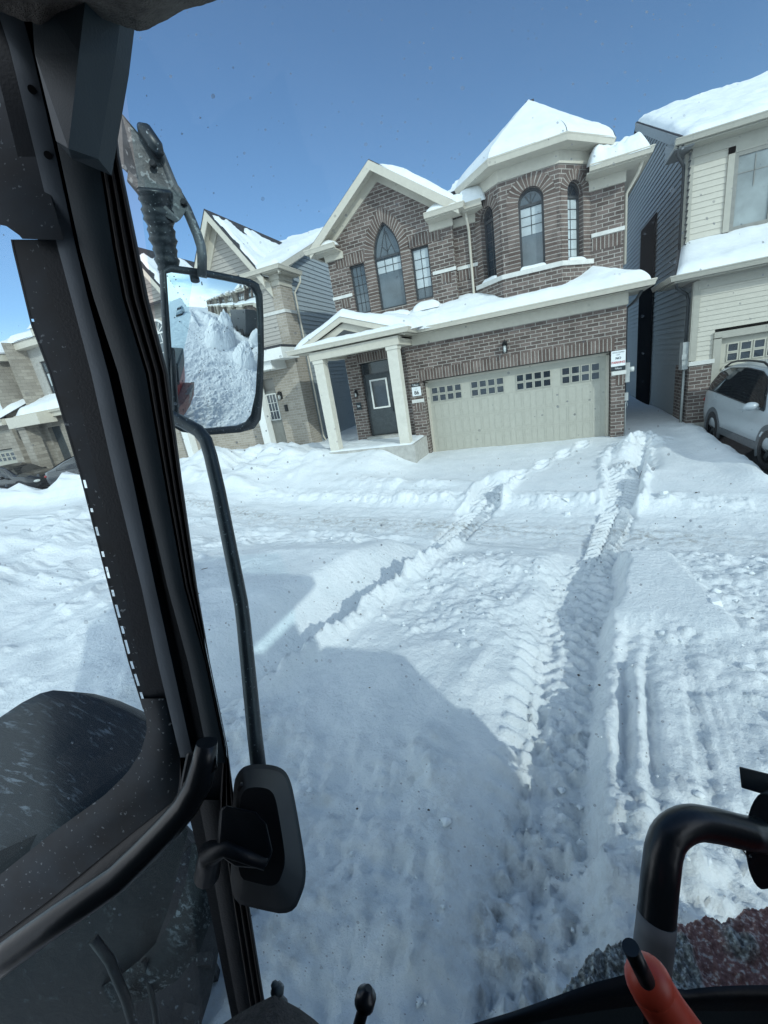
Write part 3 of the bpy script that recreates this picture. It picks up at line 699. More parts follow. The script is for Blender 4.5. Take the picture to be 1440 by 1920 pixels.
# upper gable roof
ax, az, sl, yf = -4.05, 8.42, .705, 12.38
b = MB(); tri_roof(b, [(-6.25, yf, az-2.2*sl), (ax, yf, az), (ax, 16.6, az), (-6.25, 15, az-2.2*sl)]); tri_roof(b, [(ax, yf, az), (-1.85, yf, az-2.2*sl), (-1.85, 15, az-2.2*sl), (ax, 16.6, az)]); b.build('gable_roof', M['shingle'], H)
b = MB()
for xe in (-6.25, -1.85):
    ze = az-2.2*sl
    b.hexa([(xe, yf-.03, ze-.27), (ax, yf-.03, az-.25), (ax, yf+.02, az-.25), (xe, yf+.02, ze-.27), (xe, yf-.03, ze-.03), (ax, yf-.03, az-.03), (ax, yf+.02, az-.03), (xe, yf+.02, ze-.03)])
    s_ = 1 if xe > ax else -1
    b.hexa([(xe, yf+.02, ze-.12), (ax, yf+.02, az-.10), (ax, 12.85, az-.10), (xe, 12.85, ze-.12), (xe, yf+.02, ze-.09), (ax, yf+.02, az-.07), (ax, 12.85, az-.07), (xe, 12.85, ze-.09)])
    xw = ax+(1.9 if xe > ax else -1.9); zw = az-1.9*sl
    b.hexa([(xw, 12.80, zw-.36), (ax, 12.80, az-.36), (ax, 12.86, az-.36), (xw, 12.86, zw-.36), (xw, 12.80, zw-.11), (ax, 12.80, az-.09), (ax, 12.86, az-.09), (xw, 12.86, zw-.11)])
b.build('gable_fascia', M['cream'], H)
b = MB()
gutter_path(b, [(-6.28, 13.4), (-6.28, 12.42), (-5.42, 12.42)], 6.84); gutter_path(b, [(-2.75, 12.42), (-1.82, 12.42), (-1.82, 12.62), (-1.3, 12.62)], 6.84)
gutter_path(b, [(1.15, 12.55), (2.3, 12.55), (2.3, 18)], 6.80)
b.build('eave_gutter', M['cream'], H)
b = MB().box(-6.26, -5.42, 12.42, 12.85, 6.69, 6.72); b.box(-2.75, -1.82, 12.42, 12.86, 6.69, 6.72); b.box(-1.85, -1.3, 12.62, 13.06, 6.69, 6.72); b.box(1.1, 2.3, 12.55, 13.06, 6.65, 6.68); b.box(XR, 2.3, 13.06, 18, 6.65, 6.68)
b.box(-6.0, -5.4, 12.79, 12.86, 6.52, 6.69); b.box(-2.75, -2.1, 12.79, 12.86, 6.52, 6.69); b.box(-2.14, -1.4, 13.0, 13.06, 6.5, 6.69); b.box(1.15, XR+.02, 13.0, 13.06, 6.42, 6.65); b.box(XL-.04, XL, 12.8, 18, 6.5, 6.7)
b.build('eave_box', M['cream'], H)
b = MB()
snow_patch(b, (-6.3, 12.4, 6.84), (-5.45, 12.4, 6.84), (-5.45, 12.8, 6.92), (-6.1, 12.8, 6.92), t=.2, n=20, m=12, seed=21); snow_patch(b, (-2.75, 12.38, 6.84), (-1.78, 12.38, 6.84), (-1.5, 12.95, 6.98), (-2.5, 12.95, 7.1), t=.22, n=24, m=14, seed=22, bulge=.08)
snow_patch(b, (-1.95, 12.5, 6.84), (-1.2, 12.6, 6.84), (-1.2, 13.4, 7.2), (-1.95, 13.4, 7.2), t=.30, n=30, m=26, seed=23, bulge=.06, rough=.05, edw=.25)
snow_patch(b, (1.15, 12.5, 6.8), (2.36, 12.5, 6.8), (2.2, 13.5, 7.0), (1.1, 13.5, 7.15), t=.30, n=40, m=30, seed=24, bulge=.10, rough=.10, var=.6, edw=.25)
snow_patch(b, (-1.85, yf-.02, az-2.2*sl+.02), (-1.85, 14.6, az-2.2*sl+.02), (ax+.1, 15.6, az-.05), (ax+.1, yf-.02, az-.05), t=.20, n=30, m=36, edges=(1, 0, 1, 1), seed=25, mask=lambda x, y, z: sst(-3.95, -3.2, x)*.9+.05)
snow_patch(b, (-6.25, 14.6, az-2.2*sl), (-6.25, yf, az-2.2*sl), (ax, yf, az), (ax, 14.6, az), t=.10, n=14, m=24, edges=(1, 1, 1, 0), seed=26, mask=lambda x, y, z: sst(12.6, 13.2, y))
b.build('gable_roof_snow', M['snow'], H)
# main hip roof
zr_, ey = 8.55, 13.12
A = [(-6.0, ey, 7.03), (2.2, ey, 7.03), (2.3, 22, 6.8), (-6.3, 22, 6.8)]; P1, P2 = (-3.2, 16.4, zr_), (-.6, 16.4, zr_)
b = MB(); tri_roof(b, [A[0], A[1], P2, P1]); tri_roof(b, [A[1], A[2], P2]); tri_roof(b, [A[3], A[0], P1]); tri_roof(b, [A[2], A[3], P1, P2]); b.build('main_roof', M['shingle'], H)
b = MB(); snow_patch(b, (-2.4, 13.6, 7.28), (2.25, 13.2, 7.06), (P2[0], P2[1], zr_), (-2.4, 16.4, zr_), t=.22, n=40, m=30, edges=(0, 0, 0, 0), seed=27)
snow_patch(b, (2.3, 13.0, 6.82), (2.3, 22, 6.82), P2, P2, t=.2, n=30, m=20, edges=(1, 0, 0, 0), seed=28); b.build('main_roof_snow', M['snow'], H)
# turret roof
E0 = [(-1.88, 13.05), (-.98, 12.02), (.63, 12.02), (1.62, 13.05), (1.62, 14.3), (-1.88, 14.3)]
b = MB(); gutter_path(b, [(-1.88, 14.3)]+E0[:5], 7.36, h=.14); b.build('turret_gutter', M['cream'], H)
b = MB(); n = len(E0); b.add([(x, y, 7.225) for x, y in E0]+[(x, y, 7.26) for x, y in E0], [tuple(range(n)), tuple(range(n, 2*n))]+[(i, (i+1) % n, n+(i+1) % n, n+i) for i in range(n)])
strip3(b, offs(BP, .03), 6.98, 7.23, .03); b.add([(1.225, 13.05, 6.9), (1.225, 14.2, 6.9), (1.225, 14.2, 7.23), (1.225, 13.05, 7.23)], [(0,1,2,3)]); b.add([(-1.575, 13.05, 6.9), (-1.575, 14.2, 6.9), (-1.575, 14.2, 7.23), (-1.575, 13.05, 7.23)], [(0,1,2,3)])
b.build('turret_soffit', M['cream'], H)
AP = (-.10, 13.45, 8.74); b = MB(); c = MB()
EX = [(x*1.0, y, 7.37) for x, y in offs([(-1.88, 14.3)]+E0[:5], .1)]
for k in range(5):
    tri_roof(b, [EX[k], EX[k+1], AP]); nn = 40
    snow_patch(c, EX[k], EX[k+1], AP, AP, t=.12, n=34, m=30, edges=(1, 0, 0, 0), seed=33, bulge=.03, rough=.01, var=.15)
b.build('turret_roof', M['shingle'], H)
snow_patch(c, (.66, 12.10, 7.45), (1.70, 13.05, 7.40), (1.5, 14.0, 7.6), (.50, 13.0, 7.95), t=.30, n=30, m=30, edges=(1, 1, 1, 1), seed=34, bulge=.0, rough=.02, edw=.45)
c.build('turret_snow', M['snow'], H)
MB().box(-.17, .02, 13.40, 13.55, 8.7, 8.80).build('turret_cap', M['shingle'], H)
# downspouts, utility boxes
downspout(H, [(-1.72, 12.72, 6.7), (-1.72, 12.75, 6.55), (-1.72, 12.97, 6.35), (-1.72, 12.98, 4.75), (-1.70, 12.9, 4.66)])
downspout(H, [(2.26, 12.75, 6.68), (2.2, 12.9, 6.5), (2.0, 13.15, 6.2), (2.0, 13.15, 4.7)])
downspout(H, [(2.30, 12.6, 4.0), (2.2, 12.75, 3.8), (2.02, 12.9, 3.65), (2.02, 12.9, .5)], 'dark_frame')
b = MB().box(1.955, 2.06, 12.45, 12.75, 1.88, 2.36); b.build('utility_box', M['meter'], H, bevel=.01)
MB().tube([(2.06, 12.6, 2.18), (2.17, 12.6, 2.18)], .065, 14).build('meter_dial', M['lampglass'], H)
b = MB().box(1.955, 2.04, 12.46, 12.58, 1.42, 1.62); b.tube([(2.0, 12.5, 1.42), (2.03, 12.5, 1.3), (2.0, 12.5, 1.22), (1.98, 12.5, 1.3)], .008, 6); b.tube([(1.975, 12.45, 1.4), (1.975, 12.45, .5)], .012, 6); b.build('outlet_box', M['meter'], H, bevel=.006)

# signs on the house wall
sg = thing('no_parking_sign', (1.78, YG-.02, 2.45), 'white NO PARKING sign with black footer on brick right of the garage door', 'sign')
MB().box(1.625, 1.945, YG-.045, YG-.038, 2.315, 2.69).build('sign_board', M['signwhite'], sg); MB().box(1.625, 1.945, YG-.045, YG-.038, 2.205, 2.312).build('sign_footer', M['signblack'], sg)
Us, Vs = (1, 0, 0), (0, 0, 1); yt = YG-.047
text('UNOCCUPIED', .042, (1.785, yt, 2.645), Us, Vs, M['signblack'], 'lettering', sg); text('LOT', .042, (1.785, yt, 2.59), Us, Vs, M['signblack'], 'lettering', sg)
text('NO', .078, (1.785, yt, 2.505), Us, Vs, M['signblack'], 'lettering', sg, bold=.002); text('PARKING', .072, (1.785, yt, 2.405), Us, Vs, M['signred'], 'lettering', sg, bold=.002); text('Tiffany', .06, (1.785, yt, 2.26), Us, Vs, M['signwhite'], 'lettering', sg)
sg = thing('house_number_sign', (-3.6, YG-.02, 2.45), 'small white sign reading 86 under a black header, left of the garage door', 'sign')
MB().box(-3.70, -3.42, YG-.03, YG-.022, 2.30, 2.565).build('sign_board', M['signwhite'], sg); MB().box(-3.70, -3.44, YG-.031, YG-.021, 2.567, 2.665).build('sign_header', M['signblack'], sg)
text('86', .15, (-3.56, YG-.032, 2.39), Us, Vs, M['signblack'], 'lettering', sg, bold=.003); text('LOT', .035, (-3.56, YG-.032, 2.50), Us, Vs, M['signblack'], 'lettering', sg); text('Tiffany', .072, (-3.57, YG-.033, 2.615), Us, Vs, M['signwhite'], 'lettering', sg)
sg = thing('address_plaque', (-5.72, YW-.02, 2.2), 'small dark number plaque beside the dark front door under the porch', 'plaque')
MB().box(-5.80, -5.63, YW-.03, YW-.01, 2.1, 2.34).build('plaque_board', M['signblack'], sg); text('86', .10, (-5.715, YW-.032, 2.22), Us, Vs, M['signwhite'], 'lettering', sg)

# ------------------------------------------------------------------ beige siding house on the right
H = thing('siding_house', (7.4, 13.4, .5), 'beige clapboard house with brick base and snowy gable roof behind the silver SUV', 'house')
YL, YU, XC, XE = 13.2, 14.4, 3.54, 11.4
f1, f2 = frY(YL), frY(YU)
b = MB(); lap_wall(b, f1, rect(XC, XE, 2.12, 4.0), .115, holes=[(4.0, 9.2, 0, 2.72)]); lap_wall(b, f2, rect(XC-.02, XE, 4.0, 7.05), .135, holes=[(4.33, 5.45, 4.95, 6.84)])
b.add([f1(XC, 2.0, -.01), f1(4.0, 2.0, -.01), f1(4.0, 4.0, -.01), f1(XC, 4.0, -.01)], [(0,1,2,3)]); b.build('front_siding', M['beige_siding'], H, merge=False)
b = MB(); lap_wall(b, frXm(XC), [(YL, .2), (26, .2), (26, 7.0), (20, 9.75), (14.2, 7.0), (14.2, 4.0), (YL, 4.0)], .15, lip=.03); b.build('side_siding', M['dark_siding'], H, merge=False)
b = MB().prism(frXm(XC), rect(17.4, 19.7, .4, 6.55), .035, .05); b.build('recess_shade_sheet', M['recess_shade'], H)  # flat sheet on the siding, paints the shade of a recess
b = MB(); b.box(XC+.01, XE, YL+.01, YL+.3, 2.9, 4.0); b.box(XC+.01, XE, YU+.01, 20, .2, 7.0); b.build('inner_wall', M['taupe_siding'], H)
b = MB().box(XC-.03, XC+.10, YL-.035, YL+.0, 2.14, 3.98); b.box(XC-.05, XC+.10, YU-.035, YU, 4.3, 7.0); b.box(XC-.055, XC-.03, YL-.03, YL+.1, 2.14, 3.98); b.box(XC-.075, XC-.05, YU-.03, YU+.1, 4.3, 7.0)
b.box(XC+.05, XE, YL-.045, YL-.0, 3.78, 4.0); b.box(XC+.05, XE, YU-.045, YU, 6.86, 7.06); b.build('corner_trim', M['taupe_trim'], H)
wb = MB(); wall(wb, f1, rect(XC-.03, 4.0, .55, 2.02), w=.05); wall(wb, frXm(XC-.03), rect(YL-.05, YL+1.2, .55, 2.02)); wb.add([f1(4.0, .55, .05), f1(4.0, 2.02, .05), f1(4.0, 2.02, -.2), f1(4.0, .55, -.2)], [(0,1,2,3)], [(0, .55), (0, 2.02), (.25, 2.02), (.25, .55)]); wb.build('brick_base', M['brick'], H, merge=False)
MB().box(XC-.06, 4.02, YL-.09, YL+.1, 2.02, 2.12).build('stone_band', M['band'], H); MB().box(XC-.04, 4.0, YL-.06, YL+1, .1, .55).build('foundation', M['concrete'], H)
garage_door(H, 4.12, 9.0, YL+.12, .45, 2.58, M['garage2'], [(4.3, 5.35), (5.5, 6.5), (6.7, 7.7), (7.85, 8.85)], xbrace=True)
b = MB().box(3.98, 4.14, YL-.06, YL+.12, .45, 2.6); b.box(3.98, 9.2, YL-.06, YL+.12, 2.58, 2.74); b.build('door_trim', M['taupe_trim'], H)
b = MB()
for q in (rect(4.33, 4.46, 4.93, 6.86), rect(5.30, 5.45, 4.93, 6.86), rect(4.33, 5.45, 6.72, 6.86), rect(4.33, 5.45, 4.93, 5.07)): b.prism(f2, q, -.02, .045)
b.build('window_trim', M['taupe_trim'], H)
window(H, f2, rect(4.46, 5.30, 5.07, 6.72), w=.03, fw_=.085, fmat='grey_frame', pane='curtain', muntins=grid_muntins(4.54, 5.22, 5.95, 6.6, 2, 2)[:3], mmat='grey_frame')
LEp = [(3.0, 14.6), (3.0, 12.78), (XE+.4, 12.78)]; b = MB(); gutter_path(b, LEp, 4.16); UEp = [(3.12, 14.9), (3.12, 13.98), (XE+.4, 13.98)]; gutter_path(b, UEp[1:], 7.22); b.build('gutter', M['taupe_trim'], H)
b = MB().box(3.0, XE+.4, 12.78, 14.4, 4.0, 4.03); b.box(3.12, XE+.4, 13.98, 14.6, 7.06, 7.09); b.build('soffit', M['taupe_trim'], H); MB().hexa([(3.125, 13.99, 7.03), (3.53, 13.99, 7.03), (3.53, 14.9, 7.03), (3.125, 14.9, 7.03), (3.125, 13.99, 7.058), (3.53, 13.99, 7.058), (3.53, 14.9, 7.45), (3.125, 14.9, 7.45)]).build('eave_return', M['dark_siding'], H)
b = MB(); tri_roof(b, [(3.0, 12.78, 4.17), (XE+.4, 12.78, 4.17), (XE+.4, 14.4, 4.95), (3.4, 14.4, 4.95)]); b.build('lower_roof', M['shingle'], H)
b = MB(); tri_roof(b, [(3.3, 13.98, 7.24), (XE+.4, 13.98, 7.24), (XE+.4, 20, 9.98), (3.3, 20, 9.98)]); tri_roof(b, [(3.3, 26, 7.2), (XE+.4, 26, 7.2), (XE+.4, 20, 9.98), (3.3, 20, 9.98)]); b.build('main_roof', M['shingle'], H)
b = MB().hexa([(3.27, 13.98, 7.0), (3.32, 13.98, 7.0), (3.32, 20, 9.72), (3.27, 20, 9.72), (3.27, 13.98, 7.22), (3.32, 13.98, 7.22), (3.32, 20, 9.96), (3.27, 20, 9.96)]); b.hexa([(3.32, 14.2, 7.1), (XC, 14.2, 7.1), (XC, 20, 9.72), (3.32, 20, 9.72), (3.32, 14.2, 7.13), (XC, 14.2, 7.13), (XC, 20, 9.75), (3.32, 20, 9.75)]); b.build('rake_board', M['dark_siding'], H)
b = MB(); snow_patch(b, (3.0, 12.74, 4.17), (XE+.4, 12.74, 4.17), (XE+.4, 14.4, 4.95), (3.45, 14.4, 4.95), t=.13, n=110, m=26, edges=(1, 0, 0, 1), seed=41, bulge=.03)
snow_patch(b, (3.32, 13.94, 7.24), (XE+.4, 13.94, 7.24), (XE+.4, 20, 9.98), (3.32, 20, 9.98), t=.17, n=120, m=60, edges=(1, 0, 0, 1), seed=42, bulge=.04, rough=.02, mask=lambda x, y, z: .30+.25*sst(-.1, .25, fbm(x*3, y*5, 47, 3))+.55*np.clip(sst(14.9+.35*np.sin(x*2.1), 15.3+.35*np.sin(x*2.1), y)+sst(4.4, 4.0, x+0*y)*0, 0, 1)+.5*np.exp(-((x-4.5)/.5)**2-((y-14.4)/.35)**2)-.45*np.exp(-((x-5.1)/.25)**2-((y-14.5)/.2)**2))
b.build('roof_snow', M['snow'], H)
downspout(H, [(3.2, 14.0, 7.1), (3.2, 14.05, 6.95), (3.42, 14.35, 6.75), (3.44, 14.4, 6.6), (3.44, 14.4, 4.6)], 'dark_frame'); downspout(H, [(3.08, 12.95, 4.05), (3.1, 13.0, 3.9), (3.4, 13.35, 3.75), (3.44, 13.35, 3.6), (3.44, 13.35, .5)], 'dark_frame')
b = MB().box(XC-.18, XC-.04, YL+.02, YL+.3, 1.95, 2.62); b.tube([(XC-.1, YL+.12, 1.95), (XC-.1, YL+.12, .5)], .03, 8); b.box(XC-.2, XC-.1, YL-.02, YL+.05, 2.2, 2.32); b.build('electric_meter_box', M['meter'], H)

# ------------------------------------------------------------------ taupe brick house on the left
H = thing('taupe_house', (-12, 13.4, .8), 'taupe house with steep gables and half-bare dark shingles, left of the brown brick house', 'house')
YF, XW = 13.4, -8.1; f3 = frY(YF)
wb = MB(); wall(wb, f3, rect(-9.15, XW, .2, 6.7)); wall(wb, frXp(XW), rect(YF, 14.15, .2, 6.7)); wall(wb, f3, rect(-15.9, -9.15, .2, 4.3), [rect(-9.78, -9.2, 1.05, 3.62)], depth=.15); wb.build('brick_wall', M['taupe'], H, merge=False)
b = MB(); lap_wall(b, frXp(XW), [(14.15, .2), (22, .2), (22, 7.6), (18.2, 9.15), (13.2, 6.85), (14.15, 6.7)], .155, lip=.028); b.build('side_siding', M['side_siding'], H, merge=False)
b = MB()
for ap in (-10.02, -13.95): lap_wall(b, f3, [(ap-1.55, 4.2), (ap+1.55, 4.2), (ap+1.55, 6.6), (ap, 8.75), (ap-1.55, 6.6)], .13, lip=.02)
lap_wall(b, f3, rect(-15.9, -9.15, 4.2, 6.7), .13, lip=.012); b.build('front_siding', M['taupe_siding'], H, merge=False)
MB().box(-15.9, XW-.05, YF+.2, 18, .2, 6.9).build('inner_wall', M['taupe_siding'], H)
b = MB()
for ap in (-10.02, -13.95):
    az_, s_ = 9.03, 1.41
    for xe in (ap-1.62, ap+1.62):
        ze = az_-1.62*s_
        b.hexa([(xe, 12.97, ze-.34), (ap, 12.97, az_-.33), (ap, 13.02, az_-.33), (xe, 13.02, ze-.34), (xe, 12.97, ze-.02), (ap, 12.97, az_-.02), (ap, 13.02, az_-.02), (xe, 13.02, ze-.02)])
        b.hexa([(xe, 13.02, ze-.16), (ap, 13.02, az_-.15), (ap, YF, az_-.15), (xe, YF, ze-.16), (xe, 13.02, ze-.12), (ap, 13.02, az_-.11), (ap, YF, az_-.11), (xe, YF, ze-.12)])
        b.hexa([(xe, 13.34, ze-.62), (ap, 13.34, az_-.55), (ap, 13.385, az_-.55), (xe, 13.385, ze-.62), (xe, 13.34, ze-.17), (ap, 13.34, az_-.16), (ap, 13.385, az_-.16), (xe, 13.385, ze-.17)])
b.build('gable_fascia', M['cream'], H)
b = MB(); c = MB()
for i, ap in enumerate((-10.02, -13.95)):
    zb = 9.03-1.62*1.41
    tri_roof(b, [(ap+1.62, 12.96, zb), (ap+1.62, 14.3, zb), (ap, 18.2, 9.05), (ap, 12.96, 9.05)]); tri_roof(b, [(ap-1.62, 12.96, zb), (ap, 12.96, 9.05), (ap, 18.2, 9.05), (ap-1.62, 14.3, zb)])
    snow_patch(c, (ap+1.62, 12.98, zb+.02), (ap+1.62, 14.4, zb+.02), (ap, 18.0, 9.07), (ap, 12.98, 9.07), t=.13, n=44, m=40, edges=(1, 0, 1, 1), seed=51+i, rough=.0, mask=lambda x, y, z: sst(8.72, 8.55, z+.5*fbm(x*1.6+2, y*1.6, 77, 3))*sst(13.0, 13.15, y-.25*fbm(z*2, y, 78, 3)-.12)*(1-.98*np.exp(-((y-13.75-.3*(8-z))/.36)**6-((z-7.95)/.42)**6+.9*fbm(y*3, z*3, 79, 3))))
tri_roof(b, [(-16, 12.96, 6.9), (-7.78, 12.96, 6.9), (-7.78, 18.2, 9.2), (-16, 18.2, 9.2)]); tri_roof(b, [(-16, 23.4, 6.9), (-7.78, 23.4, 6.9), (-7.78, 18.2, 9.2), (-16, 18.2, 9.2)])
b.build('roof', M['shingle'], H)
snow_patch(c, (-8.75, 12.94, 6.92), (-7.76, 12.94, 6.92), (-7.76, 18.2, 9.22), (-10.0, 18.2, 9.22), t=.16, n=40, m=50, edges=(1, 1, 0, 0), seed=53); snow_patch(c, (-16, 14, 7.4), (-9.8, 14, 7.4), (-9.8, 18.2, 9.22), (-16, 18.2, 9.22), t=.14, n=40, m=20, edges=(0, 0, 0, 1), seed=54)
c.build('roof_snow', M['snow'], H)
b = MB(); gutter_path(b, [(-9.2, 12.98), (-7.78, 12.98), (-7.78, 14.35)], 6.93); b.build('gutter', M['cream'], H)
b = MB().box(-9.2, -7.78, 12.98, 14.35, 6.78, 6.81); b.box(-9.15, XW+.03, YF-.03, 14.18, 6.46, 6.78); b.box(-9.15, XW+.09, YF-.09, 14.18, 6.62, 6.78); b.hexa([(-7.82, 13.0, 6.70), (-7.77, 13.0, 6.70), (-7.77, 18.2, 8.96), (-7.82, 18.2, 8.96), (-7.82, 13.0, 6.90), (-7.77, 13.0, 6.90), (-7.77, 18.2, 9.18), (-7.82, 18.2, 9.18)]); b.hexa([(XW, 13.2, 6.72), (-7.82, 13.2, 6.72), (-7.82, 18.2, 8.98), (XW, 18.2, 8.98), (XW, 13.2, 6.75), (-7.82, 13.2, 6.75), (-7.82, 18.2, 9.01), (XW, 18.2, 9.01)])
b.build('eave_box', M['cream'], H)
b = MB().box(-9.16, XW+.03, YF-.035, YF, 5.62, 5.72); b.box(XW, XW+.035, YF, 14.16, 5.62, 5.72); b.build('stone_band', M['band'], H)
downspout(H, [(-7.74, 14.28, 6.8), (-7.76, 14.26, 6.6), (-8.03, 14.2, 6.3), (-8.03, 14.2, 1.2), (-7.95, 14.2, 1.05)])
aw = arch_round(-14.45, -13.4, 4.5, 6.0); aw2 = inset(aw, .09)
window(H, f3, aw, w=.06, fw_=.09, fmat='white', pane='pane_grey', mullions=[((-14.4, 6.0), (-13.45, 6.0))], muntins=grid_muntins(-14.36, -13.5, 4.6, 6.0, 3, 4)+[((-13.92, 6.0), (-13.92+.4*math.cos(a), 6+.4*math.sin(a))) for a in (.6, 1.1, 1.57, 2.1, 2.6)], mw=.03, mmat='white', name='arched_window')
aw = arch_round(-10.4, -9.6, 4.6, 6.55); window(H, f3, aw, w=.05, fw_=.07, fmat='white', pane='pane_grey', mullions=[((-10.4, 6.5), (-9.6, 6.5))], name='arched_window')
b = MB(); ain = arch_round(-10.4, -9.6, 4.6, 6.55)[2:]; aou = arch_round(-10.65, -9.35, 4.6, 6.55)[2:]
for i in range(len(ain)-1):
    b.add([f3(*ain[i], .03), f3(*ain[i+1], .03), f3(*aou[i+1], .03), f3(*aou[i], .03)], [(0,1,2,3)], [(.01, i*.09), (.01, i*.09+.09), (.28, i*.09+.09), (.28, i*.09)])
b.build('window_arch', M['taupe'], H)
b = MB().box(-15.9, -7.9, 12.35, 13.39, 4.12, 4.46); b.box(-15.9, -8.5, 12.5, 13.39, 3.86, 4.12); b.build('porch_beam', M['white'], H); MB().box(-15.9, -7.93, 12.42, 13.39, 4.46, 4.55).build('porch_roof', M['shingle'], H)
c = MB()
for x in (-9.42, -13.2): c.box(x-.15, x+.15, 12.5, 12.8, .8, 3.86)
c.build('porch_column', M['white'], H)
D = MB().prism(f3, rect(-9.74, -9.24, 1.1, 3.2), -.12, -.07).build('front_door', M['grey_door'], H); MB().prism(f3, rect(-9.68, -9.30, 2.15, 3.05), -.07, -.06).build('door_lite', M['pane'], D)
b = MB()
for a_, b_ in grid_muntins(-9.68, -9.30, 2.15, 3.05, 3, 3): b.prism(f3, rect(min(a_[0], b_[0])-.008, max(a_[0], b_[0])+.008, min(a_[1], b_[1])-.008, max(a_[1], b_[1])+.008), -.06, -.05)
b.ring(f3, rect(-9.72, -9.26, 2.11, 3.09), rect(-9.68, -9.30, 2.15, 3.05), -.07, -.05); b.build('door_muntin', M['white'], D)
MB().box(-9.84, -9.74, YF-.05, YF+.1, 1.05, 3.3).build('door_jamb', M['white'], H)
wall_lamp(H, -9.0, YF, 2.95, 1.1); MB().box(-8.95, -8.83, YF-.04, YF, 2.38, 2.62).build('number_plate', M['black'], H)
MB().box(-9.9, -8.6, 12.8, YF, .5, 1.05).build('door_step', M['concrete'], H)

# ------------------------------------------------------------------ houses far left, row houses further right along the street (seen in the mirror)
def block_house(label, x0, x1, Y, wm, um, roofz, group=None, stone=False, k=0, name='row_house'):
    H = thing(name, ((x0+x1)/2, Y, .4), label, 'house', group)
    wu = x1-x0; fA = frY(Y); fB = frY(Y+1.0)
    hs = [rect(x0+wu*.40, x0+wu*.92, .2, 2.6), rect(x0+wu*.12, x0+wu*.25, .2, 3.3)]
    wb = MB(); wall(wb, fA, rect(x0, x1, .1, 3.9), hs, depth=.25); wall(wb, frXm(x0), rect(Y, Y+10, .1, roofz)); wall(wb, frXp(x1), rect(Y, Y+10, .1, roofz)); wb.build('lower_wall', M[wm], H, merge=False)
    us = [(x0+wu*.08, x0+wu*.25), (x0+wu*.36, x0+wu*.50), (x0+wu*.54, x0+wu*.72), (x0+wu*.78, x0+wu*.92)]
    wb = MB(); wall(wb, fB, rect(x0, x1, 3.8, roofz), [rect(a, b, 4.75, 6.5) for a, b in us], depth=.15); wb.build('upper_wall', M[um], H, merge=False)
    for a, b in us: window(H, fB, rect(a, b, 4.75, 6.5), w=-.06, fw_=.09, pane='pane_grey', blind=rect(a+.1, b-.1, 5.3, 5.9), mullions=[((a, 5.95), (b, 5.95)), (((a+b)/2, 5.95), ((a+b)/2, 6.45))])
    garage_door(H, x0+wu*.40, x0+wu*.92, Y+.2, .3, 2.55, M['garage'], [(x0+wu*.44, x0+wu*.66), (x0+wu*.66, x0+wu*.88)])
    MB().prism(fA, rect(x0+wu*.12, x0+wu*.25, .5, 3.3), -.24, -.2).build('front_door', M['door'], H)
    c = MB().box(x0+wu*.02, x0+wu*.10, Y-.9, Y-.35, .2, 3.4); c.box(x0+wu*.01, x0+wu*.11, Y-.95, Y-.3, 3.4, 3.5); c.build('porch_pier', M[wm], H)
    b = MB().box(x0-.3, x1+.3, Y-.45, Y+1, 3.75, 4.05); b.box(x0-.1, x0+wu*.32, Y-1.1, Y-.3, 3.5, 4.0); gutter_path(b, [(x0-.35, Y-.45), (x1+.35, Y-.45)], 4.08); b.box(x0-.35, x1+.35, Y+.5, Y+10.5, roofz-.35, roofz); b.box(x0+wu*.3, x1-wu*.25, Y+.15, Y+1.0, roofz-.1, roofz+.25)
    b.build('eave_trim', M['cream'], H)
    b = MB(); tri_roof(b, [(x0-.35, Y-.45, 4.09), (x1+.35, Y-.45, 4.09), (x1+.35, Y+1, 4.7), (x0-.35, Y+1, 4.7)])
    zz = roofz+1.9; p1, p2 = (x0+3, Y+5.5, zz), (x1-3, Y+5.5, zz); q = [(x0-.4, Y+.45, roofz+.02), (x1+.4, Y+.45, roofz+.02), (x1+.4, Y+10.5, roofz+.02), (x0-.4, Y+10.5, roofz+.02)]
    tri_roof(b, [q[0], q[1], p2, p1]); tri_roof(b, [q[1], q[2], p2]); tri_roof(b, [q[3], q[0], p1]); tri_roof(b, [q[2], q[3], p1, p2]); b.build('roof', M['shingle'], H)
    c = MB(); snow_patch(c, (x0-.35, Y-.47, 4.1), (x1+.35, Y-.47, 4.1), (x1+.35, Y+1, 4.72), (x0-.35, Y+1, 4.72), t=.22, n=40, m=14, seed=60+k, edges=(1, 1, 0, 1))
    for e0, e1, t1, t0 in ((q[0], q[1], p2, p1), (q[1], q[2], p2, p2), (q[3], q[0], p1, p1)): snow_patch(c, e0, e1, t1, t0, t=.22, n=30, m=20, edges=(1, 0, 0, 0), seed=70+k, bulge=.05)
    snow_patch(c, (x0+wu*.28, Y+.1, roofz+.26), (x1-wu*.23, Y+.1, roofz+.26), (x1-wu*.26, Y+2, roofz+.7), (x0+wu*.32, Y+2, roofz+.7), t=.25, n=30, m=14, seed=90+k)
    c.build('roof_snow', M['snow'], H); return H
block_house('pale stone house with tall grey-framed windows at the far left, behind the dark grey sedan', -24.3, -16.9, 13.8, 'stone', 'concrete', 7.5, k=1, name='stone_house')
block_house('brown-red brick house at the far left edge of the view, beside the pale stone house', -33.0, -25.2, 13.2, 'stone', 'redbrick', 7.1, k=2, name='red_brick_house')
grp = 'row houses further along the street, seen only in the side mirror'
for k in range(9):
    x0 = 12.8+k*8.7
    block_house(('nearest', 'second', 'third', 'fourth', 'fifth', 'sixth', 'seventh', 'eighth', 'farthest')[k]+' row house in the side mirror reflection, counted from the right', x0, x0+7.9, 12.6+.3*(k % 2), ('rowbrick', 'taupe', 'stone')[k % 3], ('rowbrick', 'rowbrick', 'taupe')[k % 3], 7.0+.2*(k % 2), group=grp, k=k+3)

